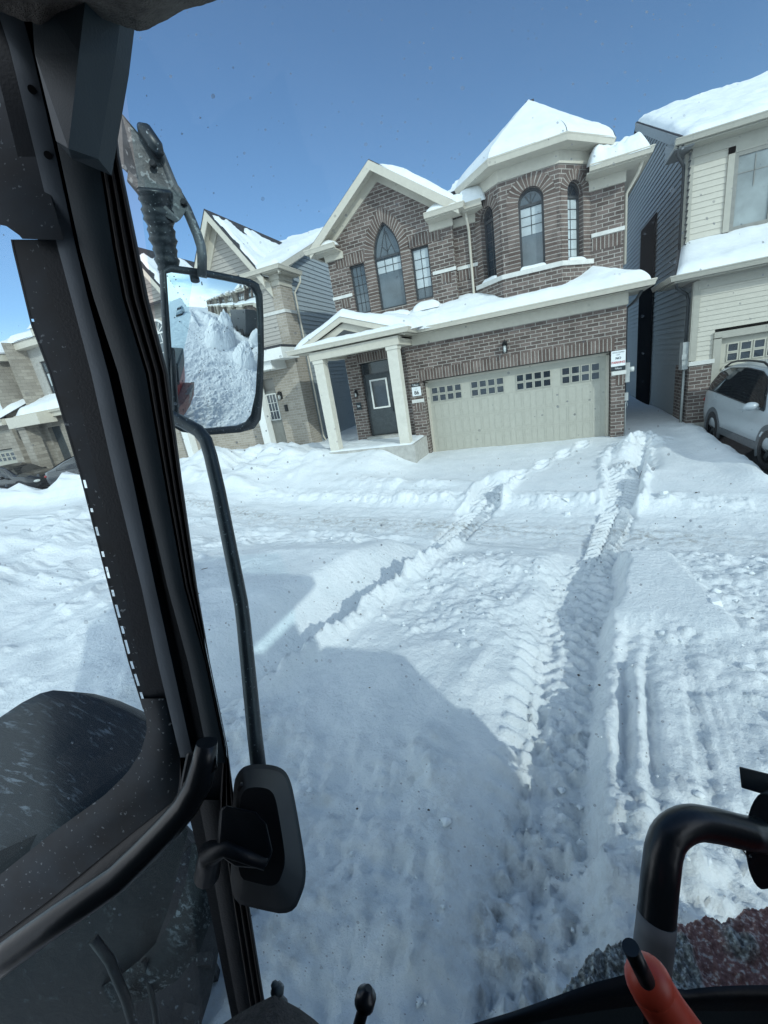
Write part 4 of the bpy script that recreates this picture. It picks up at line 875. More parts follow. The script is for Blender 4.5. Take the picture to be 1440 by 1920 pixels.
# ------------------------------------------------------------------ cars
def car(name, label, loc, rz, paint, st, wheels, wr, win_side, wsh, rear, group=None, rails=False, cladding=True):
    T = thing(name, loc, label, 'car', group, rz)
    ys = [s[0] for s in st]; itp = lambda y, c: float(np.interp(y, ys, [s[c] for s in st]))
    def sec(y):
        zb, zl, zr, hw, hr = (itp(y, c) for c in range(1, 6))
        zm = lerp(zb, zl, .55)
        return [(hw*.90, zb), (hw*.985, zb+.10), (hw*1.0, zm-.08), (hw*.995, zm+.05), (hw*.975, zl-.03), (hw*.955, zl), (lerp(hw*.955, hr, .5)+.012, lerp(zl, zr, .5)), (hr, zr-.055), (hr-.05, zr-.018), (hr*.6, zr+.01), (0, zr+.018)]
    yy = np.linspace(ys[0], ys[-1], 64); P = []
    for y in yy:
        h = sec(float(y)); P.append([(x, y, z) for x, z in h]+[(-x, y, z) for x, z in reversed(h[:-1])])
    b = MB(); b.grid(P); b.add(P[0], [tuple(range(len(P[0])))]); b.add(P[-1], [tuple(range(len(P[0])))]); body = b.build('body', M[paint], T)
    def side(y, t, o=.008):
        zl, zr, hw, hr = (itp(y, c) for c in (2, 3, 4, 5)); x = lerp(hw*.955, hr, t)+.012*(1-abs(2*t-1))+o; return x, lerp(zl, zr-.055, t)
    for s_ in (1, -1):
        rows = []
        for y in np.linspace(win_side[0][0], win_side[-1][0], 40):
            y = float(y); t0 = float(np.interp(y, [q[0] for q in win_side], [q[1] for q in win_side])); t1 = float(np.interp(y, [q[0] for q in win_side], [q[2] for q in win_side]))
            rows.append([(s_*side(y, t, .014)[0], y, side(y, t)[1]) for t in np.linspace(t0, t1, 9)])
        MB().grid(rows).build('side_window', M['carglass'], T)
        b = MB()
        for k in range(len(win_side)-1):
            for idx in (1, 2):
                pass
        yy_ = [float(q) for q in np.linspace(win_side[0][0], win_side[-1][0], 30)]; edge = [(y, float(np.interp(y, [q[0] for q in win_side], [q[1] for q in win_side]))) for y in yy_]+[(y, float(np.interp(y, [q[0] for q in win_side], [q[2] for q in win_side]))) for y in reversed(yy_)]
        b.tube([(s_*side(y, t, .010)[0], y, side(y, t, .010)[1]) for y, t in edge+[edge[0]]], .011, 6, caps=False).build('window_seal', M['black'], T)
        ym = win_side[-2][0]; xm, zm = side(ym, .05)
        mb = MB().ball((s_*(xm+.13), ym, zm+.06), .12, .075, .075); mb.tube([(s_*xm, ym, zm+.0), (s_*(xm+.1), ym, zm+.03)], .025, 8); mb.build('side_mirror', M[paint], T)
        if cladding:
            y0, y1 = wheels[0]+wr+.05, wheels[1]-wr-.05; hw = itp(0, 4)
            MB().hexa([(s_*hw*.88, y0, itp(0, 1)-.01), (s_*hw*.88, y1, itp(0, 1)-.01), (s_*(hw*1.0), y1, itp(0, 1)+.01), (s_*(hw*1.0), y0, itp(0, 1)+.01), (s_*hw*.9, y0, itp(0, 1)+.17), (s_*hw*.9, y1, itp(0, 1)+.17), (s_*(hw*1.006), y1, itp(0, 1)+.15), (s_*(hw*1.006), y0, itp(0, 1)+.15)]).build('sill_cladding', M['cladding'], T)
        hb = MB()
        for yh in (win_side[len(win_side)//2][0]-.1, win_side[2][0]-.05): hb.box(min(s_*side(yh, 0)[0], s_*(side(yh, 0)[0]+.03)), max(s_*side(yh, 0)[0], s_*(side(yh, 0)[0]+.03)), yh-.1, yh+.1, side(yh, 0)[1]-.13, side(yh, 0)[1]-.10)
        hb.build('door_handle', M[paint], T)
    for yw in wheels:
        for s_ in (1, -1):
            hw = itp(yw, 4); x = s_*(hw+.006)
            prof = [(.62, .0), (.80, .008), (.96, -.002), (1.0, -.03), (1.0, -.19), (.9, -.2)]
            rows = []
            for k in range(29):
                a = 2*math.pi*k/28; rows.append([(x+s_*w, yw+math.cos(a)*wr*q, wr+math.sin(a)*wr*q) for q, w in prof])
            w_ = MB().grid(rows).build('wheel', M['cartyre'], T)
            rb = MB(); rb.tube([(x-s_*.10, yw, wr), (x-s_*.095, yw, wr)], wr*.63, 24)
            for k in range(5):
                a = 2*math.pi*k/5+.3; d = Vector((0, math.cos(a), math.sin(a))); e = Vector((0, -math.sin(a), math.cos(a))); c0 = Vector((x-s_*.03, yw, wr))
                rb.hexa([c0+d*.03-e*.035, c0+d*.03+e*.035, c0+d*wr*.6+e*.055, c0+d*wr*.6-e*.055]+[q-Vector((s_*.03, 0, 0)) for q in (c0+d*.03-e*.035, c0+d*.03+e*.035, c0+d*wr*.6+e*.055, c0+d*wr*.6-e*.055)])
            rb.build('rim', M['rim'], w_)
            ar = MB(); rows = []
            for k in range(25):
                a = math.pi*(-.14+1.28*k/24); rows.append([(s_*(hw+o), yw+math.cos(a)*q, wr+math.sin(a)*q) for q, o in ((wr*.6, .001), (wr*1.10, .002), (wr*1.13, .012), (wr*1.22, .010), (wr*1.25, -.03))])
            ar.grid(rows).build('wheel_arch', M['cladding' if cladding else 'black'], T)
    for nm, (ya, yb) in (('windscreen', wsh), ('rear_window', rear)):
        rows = []
        for y in np.linspace(ya, yb, 8):
            h = itp(y, 5)*.90; zr = itp(y, 3); rows.append([(x, y, zr+.022-.02*(x/h)**2*.6) for x in np.linspace(-h, h, 9)])
        MB().grid(rows).build(nm, M['carglass'], T)
    for s_ in (1, -1):
        yr = ys[1]; h = itp(yr, 4); z = itp(yr, 2)
        MB().ball((s_*(h*.90), yr+.02, z-.10), .12, .10, .07).build('tail_light', M['taillight'], T)
        yf = ys[-2]; MB().ball((s_*(itp(yf, 4)*.84), yf, itp(yf, 2)-.08), .15, .12, .07).build('headlight', M['lampglass'], T)
    if rails:
        for s_ in (1, -1):
            pts = [(s_*(itp(y, 5)-.06), y, itp(y, 3)+(.055 if 0 < i < 7 else .0)) for i, y in enumerate(np.linspace(-1.75, .35, 8))]
            MB().tube(pts, .02, 8).build('roof_rail', M['black'], T)
    if cladding: T.scale = (1.05, 1.05, 1.06)
    MB().box(-itp(0, 4)*.85, itp(0, 4)*.85, ys[1]+.2, ys[-2]-.2, .22, .5).build('underbody', M['black'], T)
    return T
SUV = [(-2.27, .55, .80, .90, .66, .60), (-2.2, .42, .98, 1.12, .82, .72), (-2.02, .36, 1.09, 1.40, .885, .70), (-1.75, .30, 1.10, 1.60, .91, .68), (-1.2, .28, 1.07, 1.68, .92, .67), (-.4, .28, 1.03, 1.70, .92, .67), (.25, .28, 1.0, 1.66, .92, .665), (.62, .28, .985, 1.53, .92, .67), (1.15, .28, .97, 1.14, .92, .74), (1.35, .28, .96, 1.08, .915, .78), (1.9, .32, .90, 1.0, .88, .76), (2.15, .40, .78, .86, .80, .70), (2.27, .50, .66, .72, .66, .58)]
car('parked_suv', 'silver SUV with black roof rails parked on the dark driveway at the right edge', (4.68, 10.6, .24), math.pi, 'suv', SUV, (-1.3, 1.32), .36,
    [(-1.90, .10, .55), (-1.70, .08, .86), (-1.2, .08, .97), (-.4, .06, .98), (.2, .05, .97), (.5, .04, .92), (.78, .04, .55), (.95, .03, .10)], (.55, 1.15), (-2.1, -1.75), rails=True)
SED = [(-2.3, .5, .72, .80, .66, .6), (-2.22, .36, .86, .96, .82, .74), (-2.0, .28, .93, 1.02, .87, .72), (-1.3, .24, .93, 1.28, .89, .64), (-.7, .22, .92, 1.43, .90, .60), (.0, .22, .90, 1.45, .90, .60), (.5, .22, .88, 1.30, .90, .62), (1.1, .22, .88, .98, .90, .74), (1.8, .26, .80, .88, .87, .74), (2.2, .36, .68, .74, .78, .66), (2.3, .45, .6, .64, .62, .55)]
SW = [(-1.55, .12, .5), (-1.2, .08, .86), (-.7, .08, .95), (0, .08, .96), (.35, .06, .9), (.6, .05, .6), (.85, .04, .12)]
car('parked_sedan', 'dark grey sedan with red tail light in front of the pale stone house', (-17.8, 12.1, .52), R(-78), 'sedan', SED, (-1.35, 1.38), .33, SW, (.45, 1.1), (-1.95, -.8), cladding=False)
car('parked_sedan', 'black car half hidden by the snowbank at the far left edge', (-23.9, 11.9, .45), R(-84), 'carblack', SED, (-1.35, 1.38), .33, SW, (.45, 1.1), (-1.95, -.8), cladding=False)
car('parked_sedan', 'small pale car on the cleared lane, seen only in the side mirror', (33, -3.5, .15), R(95), 'suv', SED, (-1.35, 1.38), .33, SW, (.45, 1.1), (-1.95, -.8), cladding=False)
T = thing('cargo_trailer', (15.5, 8.2, .2), 'dark box trailer behind the snow pile, seen only in the side mirror', 'trailer')
MB().box(11.2, 18.6, 7.4, 9.5, .75, 3.1).build('box_body', M['trailer'], T, bevel=.05); MB().box(11.15, 18.65, 7.38, 9.52, .6, .75).build('chassis', M['black'], T)
for x in (12.3, 14.9):
    for y in (7.42, 9.3): MB().tube([(x, y-.1, .62), (x, y+.14, .62)], .42, 20).build('wheel', M['cartyre'], T)

# ------------------------------------------------------------------ snow ground
def axis(segs):      # [(start, step), ..., (end, None)]
    out = []
    for (a, st), (b_, _) in zip(segs[:-1], segs[1:]): out += list(np.arange(a, b_-1e-6, st))
    return np.array(out+[segs[-1][0]])
gx = axis([(-300, 20), (-80, 4), (-40, 1), (-14, .18), (-7, .055), (-4.4, .024), (2.9, .05), (6, .10), (16, .2), (60, 4), (300, None)])
gy = axis([(-200, 20), (-60, 4), (-24, 1), (-8, .2), (-.2, .05), (.7, .022), (6.2, .026), (9.2, .036), (13.2, .08), (16, .5), (30, 6), (300, None)])
X, Y = np.meshgrid(gx, gy); XC_ = np.clip(X, -12, 4)
YY = Y+.18*XC_
def pw(v, pts): return np.interp(v, [p[0] for p in pts], [p[1] for p in pts])
Z = pw(YY, [(-40, .12), (3, .14), (5.4, .16), (6.0, .15), (7.1, .15), (7.75, .20), (8.1, .36), (8.6, .40), (10, .47), (11.8, .52), (12.6, .50), (15, .6), (300, .6)])
near = sst(6.05, 5.5, YY); core = near*sst(-9, -7, X)*sst(4.5, 3, X)*sst(-.5, .8, Y)
nz = fbm(X*.55, Y*.55, 3, 5); nz2 = fbm(X*2.3, Y*2.3, 11, 5); nz3 = fbm(X*7, Y*7, 21, 4)
bl = billow(X*3.2, Y*3.2, 31, 4); bl2 = billow(X*9.0, Y*9.0, 41, 3)
# untouched snow left of the tyre tracks; drifted, softly rippled
xl = pw(Y, [(0, -3.4), (2.4, -2.83), (3.4, -2.45), (5.2, -1.83), (6.5, -1.52), (9, -1.0), (9.8, -.85)])
xr = pw(Y, [(0, -.25), (1.7, -.10), (2.4, -.03), (2.8, .02), (3.7, .12), (4.7, .32), (5.7, .64), (6.8, .92), (7.8, 1.22), (9.6, 1.55), (11.5, 1.9)])
wl_ = pw(Y, [(2, .19), (6, .23), (8.8, .34), (9.3, .3)]); wr_ = pw(Y, [(1.5, .20), (2.6, .22), (3.7, .27), (4.7, .33), (5.6, .20), (7, .28), (8, .25), (9.6, .36)])
dl, dr = X-xl, X-xr
warp = .05*nz2*2+.03*nz3
dlw, drw = dl+.4*warp, dr+warp
lv = pw(Y, [(.8, .30), (2.0, .46), (3.6, .50), (5.0, .42), (5.9, .20), (6.2, 0)])
left = sst(-.20, -.85, dlw)*lv*near
smooth_left = sst(-1.1, -1.5, dl)
Z += left*(1+.25*nz)
lump_left = sst(-.9, -1.3, dl)*sst(4.6, 5.3, YY+.35*nz)*near*sst(-7.5, -6, X)
Z += near*sst(-4.0, -5.6, X)*(.14*nz+.05*bl*sst(-.1, .3, nz2+.3*nz))+lump_left*.05*bl
Z += sst(-6, -10, X)*sst(-2, 3, Y)*sst(11.5, 7, YY)*(.35-.17*sst(-13, -17, X)+.30*nz*sst(-24, -14, X)+.05*nz2)
# middle ridge between the tracks
mid = sst(.20, .34, dlw)*sst(-.12, -.55, drw)*near
Z += mid*(.17+.10*sst(2.2, 3.2, Y)*sst(5.6, 4.9, Y)+.10*nz)
midl = mid*sst(3.2, 3.7, Y+.25*nz2)*sst(5.6, 5.0, Y)
bl3 = billow(X*21, Y*21, 43, 2); nz4 = fbm(X*17, Y*17, 44, 3); n15 = fbm(X*1.6, Y*1.6, 45, 3)
Z += midl*(.13*n15+.009*bl+.007*bl2+.006*bl3+.024*nz3+.018*nz4)
Z += near*.17*np.exp(-((dlw-.33)/.10)**2)*(1+.8*nz2+.25*bl2)*sst(2.0, 2.6, Y)*sst(5.9, 5.5, YY)
scr = mid*sst(3.5, 3.1, Y)*sst(1.9, 2.3, Y)
sx = (X*.62-Y*.78)*0+X*.96-Y*.28
Z += scr*.02*fbm(sx*9, Y*1.2, 66, 3)
Z += scr*(.03*np.clip(noise2(sx*6, Y*.5+X*.4, 61)+.1, 0, 1)*2-.05*np.clip(noise2(sx*3.1, Y*.3, 63)-.18, 0, 1)*2+.012*nz3)
# right side: bank, flat slab, grooved push marks, rubble
rb = sst(.0, .17, drw-wr_)*near
Z += rb*pw(Y, [(1.0, .10), (1.9, .16), (2.6, .22), (3.3, .25), (3.8, .32), (5.1, .34), (5.6, .18), (6.0, 0)])
slab = sst(.47, .56, X+.02*nz3)*sst(1.42, 1.33, X-.12*(4.4-Y)+.02*nz3)*sst(3.50, 3.78, Y+.22*nz2+.05*nz3+.1*(X-.9))*sst(5.25, 5.12, Y+.04*nz2+.10*(X-1))
rub = rb*(1-slab)
gz = X-(.55+.16*(Y-2.6)+.05*np.clip(Y-3.1, 0, 1)**2*4)
groove = sst(.12, .25, dr-wr_)*sst(3.7, 2.9, Y+.35*nz2)*sst(1.9, 2.3, Y)*sst(1.35, 1.05, X-.18*(Y-2.5))
Z += rub*((1-groove)*(.10*n15+.012*bl+.009*bl2+.008*bl3+.028*nz3+.02*nz4)+.05*nz)+groove*.012*nz4
Z += slab*(.05+.012*nz)
for c_, w_, d_ in ((-.10, .05, .10), (.06, .035, .055), (.33, .03, .03), (.37, .012, .02)): Z -= groove*d_*np.exp(-((gz-c_+.02*nz2)/w_)**2)
Z += groove*(.04*np.exp(-((gz+.01)/.04)**2)*(1+nz2)+.02*np.exp(-((gz-.16)/.07)**2)+.010*nz3+.006*np.sin(gz*95+3*nz2)*sst(.1, .3, gz))
# tyre tracks: pressed floors with chevron lugs
def tread(d, hw, y, per=.15, k=.9):
    ph = ((y+k*np.abs(d))/per) % 1.0; bar = sst(.0, .18, ph)*sst(.62, .44, ph); return bar*sst(hw, hw*.8, np.abs(d))*sst(.0, .03, np.abs(d))
inr = sst(.06, -.02, np.abs(drw)-wr_); inl = sst(.05, -.02, np.abs(dlw)-wl_)
far = sst(7.3, 7.9, YY)
rise = sst(12.0, 10.8, Y)
Z -= inr*far*.13*sst(11.2, 9.6, Y)+inl*far*.13*sst(9.5, 9.0, Y)
tr_ = tread(dr, wr_, Y)*sst(1.8, 2.4, Y); tl_ = tread(dl, wl_, Y, .14)
Z += inr*(sst(3.1, 2.5, Y)*.05*bl2*.5+(.018+.04*sst(5.0, 5.8, Y))*(1-.5*far)*tr_*1.4+.02*bl2*sst(6, 5, Y)+.03*nz4*sst(6, 5, Y)-.02+.012*nz3)*sst(9.8, 9.2, Y)+inl*(.045*tl_-.05)*sst(9.3, 8.9, Y)
lug = (sst(.0, .03, -dr-wr_+.10)*sst(.28, .2, -dr-wr_+.10))*sst(1.7, 2.2, Y)*sst(3.9, 3.4, Y); ph = (Y/.15) % 1
Z += lug*.055*(sst(.1, .3, ph)*sst(.75, .5, ph))
# bank lips thrown up along the far parts of the tracks
for d_, hw_, yend in ((drw, wr_, 11.3), (dlw, wl_, 9.1)):
    Z += far*sst(yend, yend-.4, Y)*(.10*np.exp(-((d_-hw_-.08)/.07)**2)+.05*np.exp(-((-d_-hw_-.08)/.07)**2))*(1+1.2*nz2+.3*bl2+.5*nz3)
Z += .30*np.exp(-(((X-1.95)*.9-(Y-11.0)*.35)/.42)**2-((Y-11.1)/.75)**2)*(1+.9*nz2+.10*bl2+.5*nz3)
Z += .16*np.exp(-((dr)/.35)**2-((Y-9.4)/.35)**2)*(1+.5*bl2)+.14*np.exp(-((dl)/.3)**2-((Y-9.35)/.25)**2)
tren = np.exp(-((X-(2.02+.20*(Y-10.2)))/.20)**2)*sst(8.9, 9.4, Y)*sst(11.4, 11.0, Y); Z -= .24*tren
# plough strip and its berm
st_ = sst(5.75, 6.05, YY)*sst(7.75, 7.4, YY)*sst(-16, -12, X)
Z += st_*(.018*nz3+.02*nz2+.02*noise2(X*.8, YY*9, 71))
Z += .10*np.exp(-((YY-7.85-.12*nz)/.20)**2)*(1+1.5*nz2+.9*nz+.2*bl2)*sst(40, 20, np.abs(X))*(1-.0*far)
Z += .035*np.exp(-((YY-5.95)/.12)**2)*(1+bl)*(1-sst(-.5, .5, dl)*sst(.4, -.1, dr)*.5)
hump = np.exp(-((X+3.6)/1.8)**2-((YY-8.5)/.35)**2); Z += .16*hump*(1+.8*nz2)
# lawn and drifts
lawn = sst(8.2, 9.0, YY)
Z += lawn*(.05*nz+.012*nz2)
Z += sst(-3.2, -4.6, X)*sst(8.6, 11.2, Y)*.50*(1+.35*nz)*sst(-18, -13, X)
Z += sst(-5.5, -8.5, X)*sst(7.8, 9.2, YY)*sst(12.5, 9.8, YY)*(.16+.22*nz+.14*nz2+.03*bl)*sst(-17, -13, X)
Z += .22*np.exp(-((X+8.2)/1.2)**2-((Y-11.5)/.6)**2)*(1+nz2)
Z += .52*np.exp(-((YY-8.3-.2*nz)/.55)**2)*sst(-13.5, -16, X)*(1+.9*nz+.5*nz2)
# footprints
for k in range(11):
    t = k/10; fx = lerp(-1.45, 1.02, t)+(.10 if k % 2 else -.10); fy = lerp(7.75, 12.0, t)
    r2 = ((X-fx)*math.cos(.5)-(Y-fy)*math.sin(.5))**2/.012+((X-fx)*math.sin(.5)+(Y-fy)*math.cos(.5))**2/.05
    Z += -.10*np.exp(-r2)+.035*np.exp(-(np.sqrt(r2)-1.35)**2/.12)
# churned face right in front of the machine
fr_ = sst(2.5, 1.7, Y-.25*nz2)*sst(-4.5, -3.4, X)*sst(2.6, 1.6, X)
Z += fr_*(.12*nz2+.010*bl+.007*bl2+.006*bl3+.06*nz+.022*nz3+.018*nz4)
Z += .12*np.exp(-((X-.42)/.28)**2-((Y-1.5)/.6)**2)
stk = fbm(X*11+Y*2.5, Y*3.2-X*.8, 88, 4); Z += fr_*(.045*stk+.02*np.abs(stk))
# random clods over the churned zones
mask_ok = np.clip(rub*(1-groove)*1.0+midl*.9+fr_*.25+lump_left*.5+np.exp(-((YY-7.85)/.2)**2)*.7+inr*sst(2.8, 2.2, Y), 0, 1)
for q in range(3600):
    cx, cy = rng.uniform(-5.2, 2.85), (rng.uniform(.75, 6.0) if q % 4 else rng.uniform(6, 9))
    i, j = np.searchsorted(gy, cy), np.searchsorted(gx, cx)
    if rng.random() > mask_ok[i, j]: continue
    rr = .012+.045*rng.random()**6
    i0, i1 = np.searchsorted(gy, cy-rr), np.searchsorted(gy, cy+rr); j0, j1 = np.searchsorted(gx, cx-rr), np.searchsorted(gx, cx+rr)
    if i1-i0 < 2 or j1-j0 < 2: continue
    d2 = ((X[i0:i1, j0:j1]-cx)**2+(Y[i0:i1, j0:j1]-cy)**2)/rr**2
    Z[i0:i1, j0:j1] += rr*.6*np.sqrt(np.clip(1-d2, 0, 1))
# cleared driveway of the right-hand house: ground dips below the asphalt sheet
edge = 3.38+.05*(Y-8.6)+.10*nz2
drv = sst(0, .35, X-edge)*sst(7.3, 7.8, YY)*sst(13.3, 13.0, Y)*sst(8.6, 8.3, X)
Z = Z*(1-drv)+drv*(.12)
Z += .10*np.exp(-((X-edge+.15)/.25)**2)*sst(8.2, 9, YY)*sst(13, 12.4, Y)
Z = np.where((Y > 12.44) & (X > -3.7) & (X < 1.95), np.minimum(Z, .5), Z)
# kerbside piles and buried cars further along the street, and the ploughed lane
for cx, cy, rx, ry, h in [(5.6, 4.6, 1.3, 1.0, .8), (9.8, 3.4, 2.4, 1.7, 1.5), (5.8, 6.6, 1.5, 1.0, .8), (11.5, 4.6, 2.2, 1.2, 1.3)]+[(16+6.2*k, 4.0, 2.5, 1.1, 1.45) for k in range(7)]+[(15+6.4*k, 1.0, 2.5, 1.1, 1.25) for k in range(1, 6)]+[(9.8, 8.8, 1.2, 1.4, 1.1)]:
    d2 = ((X-cx)/rx)**2+((Y-cy)/ry)**2; e = np.clip(1-d2, 0, 1)**.7; Z += h*e*(1+.25*nz+.12*nz2)+np.minimum(e, .4)*(.08*bl+.05*bl2+.08*nz3)
lane = sst(2.6, 3.4, X)*sst(6.2, 5.6, Y)*sst(-7, -5, Y)
Z += lane*(.03*nz2+.015*nz3+.012*noise2(X*.7, Y*8, 75))*(1-sst(0, .5, np.abs(Y-3)-3)*0)
Z += sst(45, 80, np.abs(X))*.5*np.abs(nz)
Z += (.004*nz3+.006*nz4*sst(.0, .25, nz2+.2))*core
dirt = np.clip(.75*np.exp(-((YY-6.65-.15*nz)/.30)**2)*sst(-13, -9, X)*(.55+1.1*nz)+.35*np.exp(-((YY-6.2)/.15)**2)*sst(-.1, .3, nz2)+fr_*.20*sst(.0, .3, nz+.5*nz2)+.25*inr*sst(5, 3.6, Y)*sst(.1, .3, nz2), 0, 1)
me = bpy.data.meshes.new('snow_ground'); ny, nx = X.shape
me.vertices.add(nx*ny); me.vertices.foreach_set('co', np.stack([X, Y, Z], -1).astype(np.float32).ravel())
ii = (np.arange(ny-1)[:, None]*nx+np.arange(nx-1)[None, :]).ravel(); fc = np.stack([ii, ii+1, ii+nx+1, ii+nx], -1).astype(np.int32)
me.loops.add(fc.size); me.loops.foreach_set('vertex_index', fc.ravel()); me.polygons.add(len(fc)); me.polygons.foreach_set('loop_start', np.arange(0, fc.size, 4, dtype=np.int32)); me.polygons.foreach_set('use_smooth', np.ones(len(fc), bool))
me.update(calc_edges=True); a_ = me.attributes.new('dirt', 'FLOAT', 'POINT'); a_.data.foreach_set('value', dirt.astype(np.float32).ravel())
me.materials.append(M['ground']); g = bpy.data.objects.new('snow_ground', me); COL.objects.link(g); g['kind'] = 'structure'
def ground(x, y): return float(Z[min(len(gy)-1, np.searchsorted(gy, y)), min(len(gx)-1, np.searchsorted(gx, x))])
tag(MB().add([(3.1, 6.9, .22), (9, 6.9, .22), (9, 13.19, .30), (3.1, 13.19, .30)], [(0,1,2,3)]).build('driveway', M['asphalt']), kind='structure')
# loose clods lying on the churned snow (nobody could count them)
cb = MB(); ico = bmesh.new(); bmesh.ops.create_icosphere(ico, subdivisions=2, radius=1); iv = [v.co.copy() for v in ico.verts]; ifc = [[v.index for v in f.verts] for f in ico.faces]; ico.free()
cnt = 0
while cnt < 300:
    cx, cy = rng.uniform(-4.5, 2.7), rng.uniform(.9, 9)
    if rng.random() > mask_ok[np.searchsorted(gy, cy), np.searchsorted(gx, cx)]: continue
    rr = .006+.026*rng.random()**4; sd = rng.uniform(0, 50); z = ground(cx, cy); sq = rng.uniform(.6, .95)
    cb.add([(cx+v.x*rr*(1+.5*math.sin(v.y*3+sd)), cy+v.y*rr*(1+.4*math.sin(v.z*4+sd)), z+rr*.3+v.z*rr*sq*(1+.3*math.sin(v.x*3+sd))) for v in iv], ifc, smooth=True); cnt += 1
tag(cb.build('snow_clods', M['snow'], merge=False), 'loose white snow clods scattered over the churned ground around the tyre tracks', 'snow', kind='stuff')

gb = MB()
for k in range(150):
    cx, cy = rng.uniform(-5, 3), rng.uniform(1.6, 11.5); z = ground(cx, cy); r_ = .004+.009*rng.random()**3; a = rng.uniform(0, 6.28)
    if k % 26 == 0: gb.tube([(cx, cy, z+.004), (cx+.10*math.cos(a), cy+.10*math.sin(a), ground(cx+.1*math.cos(a), cy+.1*math.sin(a))+.012)], .004, 5)
    else: gb.ball((cx, cy, z+r_*.3), r_*rng.uniform(1, 2), r_, r_*.7, n=6, m=4)
tag(gb.build('grit', M['grit'], merge=False), 'dark crumbs of dirt and twigs sprinkled over the snow', 'grit', kind='stuff')
ch = MB(); cnt = 0
while cnt < 32:
    cx, cy = rng.uniform(-3.2, 2.5), rng.uniform(1.2, 8.3)
    if rng.random() > mask_ok[np.searchsorted(gy, cy), np.searchsorted(gx, cx)]*.9: continue
    rr = .018+.055*rng.random()**3.5; bmh = bmesh.new(); z = ground(cx, cy)
    for q in range(18): bmh.verts.new((cx+rng.uniform(-1, 1)*rr, cy+rng.uniform(-1, 1)*rr, z+rr*.25+rng.uniform(-.7, .7)*rr))
    bmesh.ops.convex_hull(bmh, input=bmh.verts); bmh.verts.index_update(); used = [v for v in bmh.verts if v.link_faces]; ix = {v: i for i, v in enumerate(used)}
    ch.add([v.co.copy() for v in used], [[ix[v] for v in f.verts] for f in bmh.faces]); bmh.free(); cnt += 1
tag(ch.build('snow_chunks', M['snow'], merge=False, bevel=.004), 'broken angular snow chunks lying on the churned ground beside the tracks', 'snow', kind='stuff')

# ------------------------------------------------------------------ the tractor we sit in
T = thing('tractor', (.45, .3, .12), 'tractor seen from inside its dark cab, with side mirror and slush-covered red hood', 'tractor')
def dep(y): return .60+.35*y/1920
def ribbon(name, lev, mat, off=0, thick=.03, bulge=.0, parent=T, n=5, sub=5, ext=None):
    ys = []; 
    for (a, b_) in zip(lev[:-1], lev[1:]): ys += list(np.linspace(a[0], b_[0], sub, endpoint=False))
    ys.append(lev[-1][0]); F_, B_ = [], []
    for y in ys:
        xl_, xr_ = np.interp(y, [l[0] for l in lev], [l[1] for l in lev]), np.interp(y, [l[0] for l in lev], [l[2] for l in lev])
        F_.append([at(lerp(xl_, xr_, k/(n-1)), y, dep(y)+off-bulge*(1-(2*k/(n-1)-1)**2)) for k in range(n)])
        B_.append([at(lerp(xl_, xr_, k/(n-1)), y, dep(y)+off+thick) for k in range(n)])
    b = MB(); b.grid(F_); b.grid(B_, smooth=False); b.grid([[f[0], q[0]] for f, q in zip(F_, B_)], smooth=False); b.grid([[f[-1], q[-1]] for f, q in zip(F_, B_)], smooth=False)
    b.add(F_[0]+B_[0][::-1], [tuple(range(2*n))]); b.add(F_[-1]+B_[-1][::-1], [tuple(range(2*n))])
    return b.build(name, M[mat], parent, merge=False)
GREY = [(-60, -45, 5), (0, -12, 34), (87, 17, 58), (292, 67, 105), (467, 109, 143), (560, 134, 165), (700, 171, 203), (900, 216, 249), (1100, 265, 291), (1240, 295, 322), (1420, 338, 362)]
POST = [(200, 92, 160), (292, 112, 184), (467, 150, 212), (560, 176, 230), (700, 222, 273), (900, 268, 308), (1100, 314, 345), (1240, 352, 384), (1330, 372, 403), (1430, 392, 424)]
SEALR = [(-60, 190), (100, 205), (292, 226), (467, 262), (560, 281), (700, 317), (900, 343), (1100, 371), (1240, 394), (1400, 427), (1500, 442), (1700, 471), (1920, 506), (1980, 514)]
sr = lambda y: float(np.interp(y, [s[0] for s in SEALR], [s[1] for s in SEALR])); gl_ = lambda y: float(np.interp(y, [s[0] for s in GREY], [s[1] for s in GREY]))
pr_ = lambda y: float(np.interp(y, [s[0] for s in POST], [s[2] for s in POST]))
lowL = [(1420, 338), (1500, 356), (1657, 387), (1902, 433), (1980, 447)]
base = [(y, gl_(y)-34, sr(y)-4) for y in (-60, 100, 292, 467, 560, 700, 900, 1100, 1240, 1330, 1420)]+[(1500, 348, sr(1500)-4), (1657, 384, sr(1657)-4), (1902, 433, sr(1902)-4), (1980, 447, sr(1980)-4)]
base[-5] = (1420, 322, sr(1420)-4)
P0 = ribbon('window_post', base, 'cabblack', .012, .06)
ribbon('metal_strip', GREY, 'cabgrey', 0, .012, .0012, parent=P0); ribbon('post_trim', POST, 'cabtrim', -.006, .018, .004, parent=P0)
ribbon('lower_post_trim', [(1500, 372, 432), (1657, 402, 455), (1800, 428, 476), (1980, 462, 505)], 'cabblack', 0, .012, .006, parent=P0)
for k in range(3):
    lv_ = [(y, lerp(pr_(y)+2, sr(y), (k+.08)/3), lerp(pr_(y)+2, sr(y), (k+.86)/3)) for y in (120, 292, 467, 560, 700, 900, 1100, 1240, 1400)]+[(y, sr(y)-34+k*11, sr(y)-34+k*11+9) for y in (1520, 1700, 1920, 1980)]
    ribbon('rubber_seal', lv_, 'rubber', .002, .012, .010, parent=P0)
hb = MB()
for px, py in ((60, 168), (90, 291)):
    c0 = at(px, py, dep(py)-.003); hb.tube([c0+ray(px, py)*.002, c0-ray(px, py)*.0015], .0055, 12)
hb.build('screw_hole', M['rubber'], P0)
